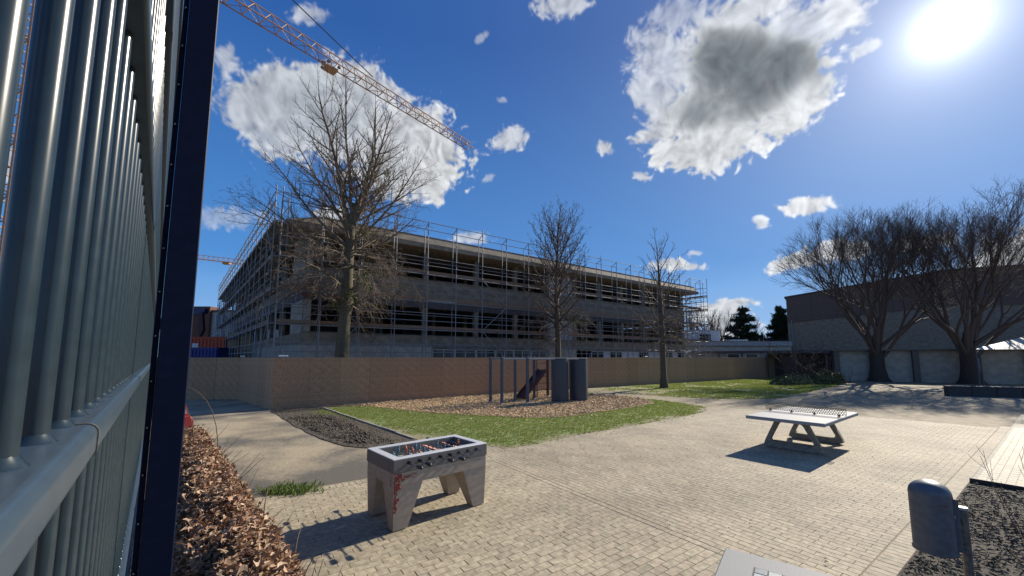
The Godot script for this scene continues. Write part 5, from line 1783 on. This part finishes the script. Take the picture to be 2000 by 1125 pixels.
# a limb that keeps dividing in two, with sprays of twigs on its outer divisions
func fork(b: MB, at: Vector3, dir: Vector3, length: float, r: float, lvl: int, spray: Dictionary) -> void:
	var path := PackedVector3Array([at])
	var rad := PackedFloat32Array([r])
	var d := dir
	for k in 3:
		d = (d + Vector3(rng.randfn(), rng.randfn() * 0.6, rng.randfn()) * 0.05 + Vector3.UP * 0.035).normalized()
		path.push_back(path[k] + d * length / 3.0)
		rad.push_back(r * lerpf(1.0, 0.8, (k + 1) / 3.0))
	b.tube(path, rad, 6 if lvl < 3 else (4 if lvl < 5 else 3), false)
	if lvl >= 2:
		for k in (1 if lvl < 4 else 3):
			var u := d.cross(Vector3.UP).normalized().rotated(d, rng.randf() * TAU)
			limb(b, path[rng.randi_range(1, 3)], (d + u * rng.randf_range(0.5, 0.9)).normalized(), rng.randf_range(0.6, 1.35), 0.009, 0, spray)
	if lvl >= 6:
		return
	var axis := d.cross(Vector3.UP).normalized().rotated(d, rng.randf() * TAU)
	var open := deg_to_rad(rng.randf_range(13.0, 21.0))
	for s in [-1.0, 1.0]:
		fork(b, path[3], d.rotated(axis, open * s * rng.randf_range(0.7, 1.25)), length * rng.randf_range(0.78, 0.92), r * rng.randf_range(0.58, 0.71), lvl + 1, spray)

func tree(called: String, label: String, at: Vector2, bark: Material, twigs: Material, group: String) -> Array:
	var t := thing(called, label, "tree", V2(at), group)
	return [t, MB.new(), MB.new(), bark, twigs, V2(at)]

func finish(t: Array) -> Node3D:
	part(t[0], "trunk", t[1].commit(), t[3])
	part(t[0], "crown", t[2].commit(), t[4])
	return t[0]

func lerp_path(pts: Array, n: int) -> PackedVector3Array:
	var out := PackedVector3Array()
	var m := pts.size() - 1
	for k in n + 1:
		var x := float(k) / n * m
		var i0 := mini(int(x), m - 1)
		var a: Vector3 = pts[maxi(i0 - 1, 0)]
		var d: Vector3 = pts[mini(i0 + 2, m)]
		out.push_back((pts[i0] as Vector3).cubic_interpolate(pts[i0 + 1], a, d, x - i0))
	return out

func trees() -> void:
	var bark := mat("bark", Vector3(0.16, 0.125, 0.09), 0.9, "cloud", 0.4, 0.5, 3.0)
	var greenbark := mat("mossy_bark", Vector3(0.15, 0.135, 0.085), 0.9, "cloud", 0.4, 0.6, 2.0)
	var twig := mat("twigs", Vector3(0.15, 0.115, 0.082), 0.85)
	var darktwig := mat("dark_twigs", Vector3(0.085, 0.062, 0.05), 0.85)
	var g := "bare trees of the school yard"

	# 1: the tall lime between hoarding and scaffold
	rng.seed = 101
	var t := tree("lime_tree", "tallest bare tree, bushy with drooping twigs halfway up, before the scaffolded corner", Vector2(-8.65, 19.6), greenbark, twig, g)
	var o: Vector3 = t[5]
	var tp := lerp_path([o, o + Vector3(0.0, 2.5, 0), o + Vector3(0.12, 5.0, 0), o + Vector3(0.2, 8.5, 0.05), o + Vector3(0.35, 10.2, 0)], 14)
	var tr := PackedFloat32Array()
	for k in 15:
		var y := tp[k].y
		tr.push_back((0.36 + 0.16 * exp(-y * 1.2)) * lerpf(1.0, 0.50, y / 10.2) + (0.05 if y > 4.4 and y < 5.6 else 0.0))
	t[1].tube(tp, tr, 12)
	var leaders := {"segs": [7, 5, 4, 3], "taper": [0.22, 0.25, 0.4, 0.5], "wob": [0.055, 0.07, 0.09, 0.11], "up": [0.28, 0.42, 0.4, 0.3], "sides": [8, 5, 4, 3], "n": [18, 12, 8, 0], "ref": [6.0, 3.0, 1.2, 1.0], "from": [0.08, 0.12, 0.12, 0.0], "ang": [50, 44, 40, 0], "len": [0.46, 0.42, 0.44, 0], "tip": [0.42, 0.45, 0.5, 1], "depth": 3, "min": 0.0042}
	for q in [[-0.12, 1.0, 0.02, 7.6, 8.6, 0.15], [0.20, 1.0, -0.06, 7.0, 8.8, 0.13], [0.55, 1.0, 0.1, 6.4, 9.0, 0.095], [-0.6, 1.0, -0.15, 6.6, 8.7, 0.09], [0.02, 1.0, 0.4, 6.6, 9.4, 0.09], [0.1, 1.0, -0.5, 6.4, 9.2, 0.09], [-0.95, 0.9, 0.2, 6.0, 8.0, 0.075], [0.9, 0.9, -0.1, 5.8, 8.2, 0.075]]:
		limb(t[2], o + Vector3(0.22 + q[0] * 0.3, q[4], 0.03), Vector3(q[0], q[1], q[2]).normalized(), q[3], q[5], 0, leaders)
	var arching := {"segs": [8, 5, 4, 3], "taper": [0.2, 0.3, 0.4, 0.5], "wob": [0.06, 0.08, 0.10, 0.12], "up": [0.05, 0.35, 0.2, 0.1], "sides": [6, 4, 3, 3], "n": [15, 9, 6, 0], "ref": [4.5, 2.0, 1.0, 1.0], "from": [0.2, 0.15, 0.15, 0.0], "ang": [45, 42, 40, 0], "len": [0.42, 0.45, 0.46, 0], "tip": [0.5, 0.5, 0.5, 1], "depth": 3, "min": 0.0046}
	for k in 9:
		var a := k * 2.4 + 0.4
		limb(t[2], o + Vector3(0.15, 6.6 + (k % 6) * 0.5, 0), Vector3(cos(a), 0.62, sin(a)).normalized(), rng.randf_range(4.6, 6.2), 0.062, 0, arching)
	# the tangle of drooping shoots below
	var droop := {"segs": [8, 6, 4, 3], "taper": [0.25, 0.3, 0.4, 0.5], "wob": [0.11, 0.13, 0.16, 0.16], "up": [-0.75, -0.55, -0.3, 0.0], "sides": [5, 4, 3, 3], "n": [12, 8, 4, 0], "ref": [3.6, 2.0, 1.0, 1.0], "from": [0.15, 0.1, 0.1, 0.0], "ang": [42, 46, 45, 0], "len": [0.5, 0.5, 0.5, 0], "tip": [0.6, 0.6, 0.5, 1], "depth": 3, "min": 0.0048}
	for k in 24:
		var a := k * 2.4
		limb(t[2], o + Vector3(0.12, 4.6 + rng.randf() * 3.3, 0), Vector3(cos(a), rng.randf_range(0.1, 0.7), sin(a)).normalized(), rng.randf_range(2.6, 4.5), 0.05, 0, droop)
	for k in 14:                             # suckers at the foot
		var a := rng.randf() * TAU
		limb(t[2], o + Vector3(cos(a) * 0.3, 0.2, sin(a) * 0.3), Vector3(cos(a) * 0.4, 1.0, sin(a) * 0.4).normalized(), rng.randf_range(1.8, 3.8), 0.016, 2, droop)
	var lime := finish(t)
	# mistletoe and ivy
	var sprig := leaf_mesh()
	var at: Array = []
	var tint: Array = []
	for q in [[1.15, 6.2, 0.5, 0.45, 420], [0.95, 8.6, 0.4, 0.32, 200], [0.6, 5.2, 0.35, 0.42, 320], [-0.3, 4.8, 0.3, 0.35, 200], [1.3, 5.7, 0.3, 0.3, 220], [2.1, 11.7, 0.3, 0.22, 120]]:
		for k in int(q[4]):
			at.append(Transform3D(rnd_basis() * Basis.from_scale(Vector3.ONE * rng.randf_range(0.9, 1.8)), o + Vector3(q[0], q[1], q[2]) + Vector3(rng.randfn(), rng.randfn(), rng.randfn()) * float(q[3]) * 0.5))
			var c := Vector3(0.07, 0.09, 0.02).lerp(Vector3(0.13, 0.13, 0.03), rng.randf())
			tint.append(Color(c.x, c.y, c.z))
	copies(lime, "mistletoe", sprig, mat("mistletoe", Vector3.ONE, 0.6), at, tint)

	# 2: the oval tree beside the climbing frame
	rng.seed = 202
	t = tree("oval_tree", "bare tree with oval crown rising behind the hoarding by the curved panels", Vector2(3.28, 27.6), bark, darktwig, g)
	o = t[5]
	t[1].tube(lerp_path([o, o + Vector3(0.02, 3.5, 0), o + Vector3(-0.05, 7.0, 0), o + Vector3(0.05, 10.0, 0)], 10), PackedFloat32Array([0.36, 0.23, 0.21, 0.2, 0.19, 0.17, 0.15, 0.13, 0.11, 0.085, 0.06]), 10)
	var oval := {"segs": [7, 5, 4, 3], "taper": [0.2, 0.3, 0.4, 0.5], "wob": [0.05, 0.07, 0.09, 0.1], "up": [0.5, 0.4, 0.3, 0.2], "sides": [5, 4, 3, 3], "n": [13, 9, 6, 0], "ref": [4.0, 2.0, 1.0, 1.0], "from": [0.15, 0.12, 0.12, 0.0], "ang": [42, 40, 38, 0], "len": [0.42, 0.45, 0.46, 0], "tip": [0.5, 0.5, 0.5, 1], "depth": 3, "min": 0.0075}
	for k in 34:
		var y := 4.0 + k * 0.205
		var a := k * 2.4
		var reach := 3.5 * sin(clampf((y - 2.4) / 10.5, 0.0, 1.0) * PI) ** 0.8 + 0.5
		limb(t[2], o + Vector3(0, y, 0), Vector3(cos(a), lerpf(0.55, 1.5, (y - 4.0) / 7.0), sin(a)).normalized(), reach * rng.randf_range(0.85, 1.15), lerpf(0.075, 0.035, (y - 4.0) / 7.0), 0, oval)
	limb(t[2], o + Vector3(0.05, 9.8, 0), Vector3(0.02, 1, 0), 3.6, 0.06, 0, oval)
	for k in 16:
		var a := k * 2.4
		limb(t[2], o + Vector3(0, 3.4 + rng.randf() * 2.2, 0), Vector3(cos(a), 0.15, sin(a)).normalized(), rng.randf_range(1.6, 3.2), 0.035, 0, droop)
	for k in 8:
		var a := k * 2.4
		limb(t[2], o + Vector3(cos(a) * 0.2, 0.2, sin(a) * 0.2), Vector3(cos(a) * 0.5, 1.0, sin(a) * 0.5).normalized(), rng.randf_range(2.0, 3.6), 0.014, 2, droop)
	var oval_t := finish(t)
	at = []
	tint = []
	for k in 330:
		at.append(Transform3D(rnd_basis() * Basis.from_scale(Vector3.ONE * rng.randf_range(0.9, 1.7)), o + Vector3(1.1, 4.7, 0.2) + Vector3(rng.randfn() * 0.4, rng.randfn() * 0.22, rng.randfn() * 0.3)))
		tint.append(Color(0.11, 0.13, 0.03))
	copies(oval_t, "mistletoe", sprig, mats["mistletoe"], at, tint)

	# 3: the slender tree on the lawn
	rng.seed = 303
	t = tree("slender_tree", "slender bare tree standing on the lawn in front of the hoarding", Vector2(10.64, 27.2), bark, twig, g)
	o = t[5]
	t[1].tube(lerp_path([o, o + Vector3(0.0, 3.5, 0), o + Vector3(-0.05, 7.0, 0), o + Vector3(-0.1, 9.3, 0)], 10), PackedFloat32Array([0.32, 0.21, 0.19, 0.18, 0.17, 0.155, 0.14, 0.11, 0.08, 0.055, 0.035]), 10)
	var slim := {"segs": [7, 5, 3, 3], "taper": [0.2, 0.3, 0.45, 0.5], "wob": [0.045, 0.07, 0.09, 0.1], "up": [0.35, 0.3, 0.25, 0.2], "sides": [5, 4, 3, 3], "n": [9, 6, 4, 0], "ref": [4.0, 2.0, 1.0, 1.0], "from": [0.2, 0.15, 0.2, 0.0], "ang": [40, 40, 38, 0], "len": [0.36, 0.42, 0.45, 0], "tip": [0.5, 0.5, 0.5, 1], "depth": 3, "min": 0.0075}
	for k in 24:
		var y := 3.3 + k * 0.28
		var a := k * 2.4 + 1.0
		var reach := lerpf(3.6, 1.5, (y - 3.3) / 6.7)
		limb(t[2], o + Vector3(0, y, 0), Vector3(cos(a), lerpf(0.75, 1.6, (y - 3.3) / 6.7), sin(a)).normalized(), reach * rng.randf_range(0.8, 1.2), lerpf(0.06, 0.025, (y - 3.3) / 6.7), 0, slim)
	limb(t[2], o + Vector3(-0.1, 9.2, 0), Vector3(0.02, 1, 0), 2.4, 0.035, 0, slim)
	for k in 26:
		var a := k * 2.4
		limb(t[2], o + Vector3(0, 2.9 + rng.randf() * 2.6, 0), Vector3(cos(a), 0.2, sin(a)).normalized(), rng.randf_range(1.2, 2.8), 0.028, 0, droop)
	finish(t)

	# 4 and 5: the two wide vase-shaped trees before the gym
	var spray := {"segs": [3, 2], "taper": [0.5, 0.6], "wob": [0.09, 0.1], "up": [0.25, 0.15], "sides": [3, 3], "n": [7, 0], "ref": [1.1, 1.0], "from": [0.15, 0.0], "ang": [36, 0], "len": [0.6, 0], "tip": [0.5, 1], "depth": 1, "min": 0.005}
	var k5 := 0
	for q in [[Vector2(32.7, 34.6), 404, 1.0, "wide bare tree with fanning limbs, left of the two before the gym", 0.96, -0.1], [Vector2(36.9, 31.2), 505, 1.0, "wide bare tree with fanning limbs at the right, above the planter wall", 0.93, 0.12]]:
		rng.seed = q[1]
		t = tree("vase_tree", q[3], q[0], mat("dark_bark", Vector3(0.095, 0.073, 0.06), 0.9, "cloud", 0.4, 0.7, 3.0), mat("vase_twigs", Vector3(0.115, 0.085, 0.07), 0.85, "cloud", 0.3, 0.8), g)
		o = t[5]
		t[1].tube(PackedVector3Array([o - Vector3(0, 0.1, 0), o + Vector3(0, 0.35, 0), o + Vector3(0, 1.2, 0), o + Vector3(0, 2.2, 0), o + Vector3(0, 3.0, 0), o + Vector3(0.05, 4.2, 0)]), PackedFloat32Array([0.95, 0.66, 0.51, 0.50, 0.40, 0.16]), 14)
		for k in 10:
			var a := k * 2.4 + float(q[5])
			var lean := [0.12, 0.5, 0.85, 1.1, 0.3, 0.7][k % 6] as float
			var start := o + Vector3(cos(a) * 0.2, 1.9 + (k % 4) * 0.35, sin(a) * 0.2)
			fork(t[2], start, Vector3(cos(a) * lean, 1.0, sin(a) * lean).normalized(), lerpf(2.75, 2.3, clampf(lean - 0.3, 0.0, 1.0)) * float(q[4]), lerpf(0.21, 0.17, clampf(lean, 0.0, 1.0)), 0, spray)
		finish(t)
		k5 += 1

	# small things growing low
	rng.seed = 606
	var shrub := {"segs": [5, 4, 3], "taper": [0.4, 0.4, 0.5], "wob": [0.12, 0.14, 0.16], "up": [0.3, 0.2, 0.1], "sides": [4, 3, 3], "n": [7, 5, 0], "ref": [1.5, 0.8, 1.0], "from": [0.2, 0.2, 0.0], "ang": [38, 40, 0], "len": [0.45, 0.5, 0], "tip": [0.6, 0.6, 1], "depth": 2, "min": 0.006}
	for q in [["bare_shrub", "thin bare shrub beside the dark wooden post", Vector2(24.3, 32.3), 9, 3.4, 0.9], ["bare_shrub", "bare twigs poking up from the planting bed at the right edge", Vector2(6.15, 4.72), 7, 1.0, 0.45]]:
		var s := thing(q[0], q[1], "shrub", V2(q[2]))
		var m := MB.new()
		for k in int(q[3]):
			var a := rng.randf() * TAU
			limb(m, V2(q[2]) + Vector3(cos(a), 0, sin(a)) * 0.12, Vector3(cos(a) * float(q[5]), 1.0, sin(a) * float(q[5])).normalized(), float(q[4]) * rng.randf_range(0.7, 1.15), 0.02 if q[4] > 2.0 else 0.006, 0 if q[4] > 2.0 else 1, shrub if q[4] > 2.0 else {"segs": [5, 5, 3], "taper": [0.4, 0.4, 0.5], "wob": [0.1, 0.06, 0.1], "up": [0.3, 0.3, 0.1], "sides": [4, 4, 3], "n": [4, 3, 0], "ref": [1.0, 0.8, 1.0], "from": [0.3, 0.4, 0.0], "ang": [30, 28, 0], "len": [0.5, 0.35, 0], "tip": [0.6, 0.6, 1], "depth": 2, "min": 0.0022})
		part(s, "stems", m.commit(), darktwig)
	# the low evergreen mass round the wooden post
	for q in [["low shrub mounds round the dark wooden post at the lawn's edge", Vector2(23.0, 31.6), Vector2(3.2, 1.3), 0.62, 3600], ["yellowish grassy shrub right of the wooden post", Vector2(25.9, 31.9), Vector2(2.2, 1.1), 0.95, 3200]]:
		var s := thing("low_shrub", q[0], "shrub", V2(q[1]))
		at = []
		tint = []
		var lump := FastNoiseLite.new()
		lump.frequency = 0.7
		for k in int(q[4]):
			var a := rng.randf() * TAU
			var r := sqrt(rng.randf())
			var p: Vector2 = q[1] + ALONG * cos(a) * r * (q[2] as Vector2).x + side(ALONG) * sin(a) * r * (q[2] as Vector2).y
			var h: float = float(q[3]) * sqrt(maxf(1.0 - r * r, 0.02)) * (1.0 + 0.7 * lump.get_noise_2dv(p * 1.5))
			at.append(Transform3D(rnd_basis() * Basis.from_scale(Vector3.ONE * rng.randf_range(1.6, 3.4)), V2(p, h * (1.0 - 0.6 * rng.randf() ** 2.0))))
			var c := Vector3(0.085, 0.105, 0.04).lerp(Vector3(0.24, 0.20, 0.085), rng.randf() ** 1.6)
			tint.append(Color(c.x, c.y, c.z))
		copies(s, "foliage", sprig, mat("shrub_leaf", Vector3.ONE, 0.6), at, tint)
		var m := MB.new()
		for k in 60:
			var p: Vector2 = q[1] + Vector2(rng.randf_range(-1, 1) * (q[2] as Vector2).x * 0.7, rng.randf_range(-0.7, 0.7))
			limb(m, V2(p), Vector3(rng.randf_range(-0.5, 0.5), 1, rng.randf_range(-0.5, 0.5)).normalized(), float(q[3]) * rng.randf_range(0.9, 1.5), 0.012, 2, shrub)
		part(s, "stems", m.commit(), darktwig)

	background_trees(darktwig)

func background_trees(darktwig: Material) -> void:
	var needle := mat("needles", Vector3.ONE, 0.7)
	var bark: Material = mats["dark_bark"]
	var clump := MB.new()
	for k in 9:
		var a := k * 2.4
		var tip := Vector3(cos(a), 0.25 + 0.1 * (k % 3), sin(a)) * 0.5
		var w := Vector3(-sin(a), 0, cos(a)) * 0.06
		clump.tri(-w, w, tip)
		clump.tri(tip * 0.3 - Vector3(0, 0.07, 0), tip * 0.3 + Vector3(0, 0.07, 0), tip)
	var cm := clump.commit()
	var gb := "trees beyond the low flat building"
	for q in [[Vector2(45.2, 75), 12.0, 5.0, "broad dark pine beyond the low flat building", 4, 7], [Vector2(52.6, 75), 12.1, 3.6, "narrower dark pine close to the gym's roof corner", 5, 9]]:
		rng.seed = 700 + int(q[4])
		var t := thing("pine_tree", q[3], "tree", V2(q[0]), gb)
		var o := V2(q[0])
		var m := MB.new()
		m.tube(PackedVector3Array([o, o + Vector3(0.1, 6, 0), o + Vector3(0, q[1], 0)]), PackedFloat32Array([0.35, 0.22, 0.04]), 8)
		var at: Array = []
		var tint: Array = []
		var lay: int = q[5]
		for l in lay * 5:
			var y: float = 2.2 + (float(q[1]) - 2.4) * l / (lay * 5.0) + rng.randf_range(-0.2, 0.2)
			var reach: float = float(q[2]) * pow(1.0 - (y - 1.5) / (float(q[1]) - 1.2), 0.75) * rng.randf_range(0.6, 1.1)
			var a := l * 2.4
			var d := Vector3(cos(a), rng.randf_range(-0.05, 0.25), sin(a)).normalized()
			var p0 := o + Vector3(0, y, 0)
			m.tube(PackedVector3Array([p0, p0 + d * reach * 0.5, p0 + d * reach + Vector3(0, 0.12 * reach, 0)]), PackedFloat32Array([0.07, 0.045, 0.012]), 4)
			for k in int(10 + reach * 22):
				var f := rng.randf_range(0.25, 1.05)
				var pp := p0 + d * reach * f + Vector3(rng.randfn() * 0.33 * (0.4 + f * 0.5), 0.12 * reach * f + rng.randfn() * 0.13, rng.randfn() * 0.33 * (0.4 + f * 0.5))
				at.append(Transform3D(rnd_basis() * Basis.from_scale(Vector3.ONE * rng.randf_range(0.6, 1.3)), pp))
				var c := Vector3(0.022, 0.045, 0.020).lerp(Vector3(0.05, 0.065, 0.028), rng.randf())
				tint.append(Color(c.x, c.y, c.z))
		part(t, "trunk", m.commit(), bark)
		copies(t, "needles", cm, needle, at, tint)
	var bare := {"segs": [7, 5, 4], "taper": [0.2, 0.35, 0.5], "wob": [0.06, 0.08, 0.1], "up": [0.3, 0.25, 0.2], "sides": [6, 4, 3], "n": [20, 13, 0], "ref": [9.0, 3.0, 1.0], "from": [0.22, 0.15, 0.0], "ang": [36, 38, 0], "len": [0.42, 0.42, 0], "tip": [0.45, 0.5, 1], "depth": 2, "min": 0.018}
	var i := 0
	for q in [[Vector2(36.4, 78), 11.0, "hazy bare tree just right of the end scaffold, beyond the low roof"], [Vector2(39.2, 76), 10.6, "bare tree against the low clouds, left of the broad pine"], [Vector2(41.6, 79), 10.2, "bare tree touching the left side of the broad pine"], [Vector2(48.8, 78), 9.8, "bare tree between the two pines"], [Vector2(56.5, 80), 10.0, "bare tree right behind the gym's roof corner"], [Vector2(33.0, 80), 9.5, "bare tree seen through the end scaffold"]]:
		rng.seed = 800 + i
		var t := thing("distant_bare_tree", q[2], "tree", V2(q[0]), gb)
		var m := MB.new()
		var o := V2(q[0])
		for k in 3:
			limb(m, o + Vector3(0, 0.1, 0), Vector3(rng.randf_range(-0.22, 0.22), 1, rng.randf_range(-0.2, 0.2)).normalized(), float(q[1]) * rng.randf_range(0.8, 1.05), 0.2, 0, bare)
		part(t, "crown", m.commit(), darktwig)
		i += 1
	# scrub between them
	rng.seed = 900
	i = 0
	for q in [[Vector2(37.5, 72), 5.0, 3.2, "brown scrub at the foot of the distant bare trees"], [Vector2(42.5, 71), 5.6, 3.4, "dark scrub under the broad pine"], [Vector2(47.5, 71.5), 5.8, 3.4, "reddish scrub between the two pines"], [Vector2(52.5, 71), 6.0, 3.4, "scrub thicket below the narrower pine"], [Vector2(57.0, 72), 6.0, 3.5, "scrub thicket against the gym's left wall"]]:
		var s := thing("scrub_bush", q[3], "bush", V2(q[0]), "scrub beyond the low flat building")
		var at: Array = []
		var tint: Array = []
		for k in 2600:
			var v := Vector3(rng.randfn() * float(q[2]) * 0.5, absf(rng.randfn()) * float(q[1]) * 0.40 + 0.3, rng.randfn() * 1.0)
			if v.y > float(q[1]):
				continue
			at.append(Transform3D(rnd_basis() * Basis.from_scale(Vector3.ONE * rng.randf_range(0.4, 0.9)), V2(q[0]) + v))
			var c := [Vector3(0.075, 0.05, 0.035), Vector3(0.04, 0.045, 0.03), Vector3(0.10, 0.06, 0.045), Vector3(0.06, 0.055, 0.03), Vector3(0.07, 0.06, 0.03)][i] as Vector3
			c *= rng.randf_range(0.6, 1.3)
			tint.append(Color(c.x, c.y, c.z))
		copies(s, "foliage", cm, needle, at, tint)
		i += 1


func _ready() -> void:
	# camera, sky, sun, exposure: see light_and_camera()
	light_and_camera()
	rng.seed = 1
	var c6 := MB.new()
	c6.tube(PackedVector3Array([Vector3.ZERO, Vector3.UP]), PackedFloat32Array([1.0, 1.0]), 6)
	rod6 = c6.commit()
	var c12 := MB.new()
	c12.tube(PackedVector3Array([Vector3.ZERO, Vector3.UP]), PackedFloat32Array([1.0, 1.0]), 16)
	rod12 = c12.commit()
	var ub := MB.new()
	ub.box(Transform3D(), Vector3.ONE)
	unit_box = ub.commit()
	ground()
	hoarding()
	building()
	scaffolds()
	gym()
	low_buildings()
	left_site()
	fence()
	cranes()
	foosball()
	ping_pong()
	chess_table()
	litter_bin()
	climbing_frame()
	hedge()
	site_barrier()
	yard_bits()
	trees()
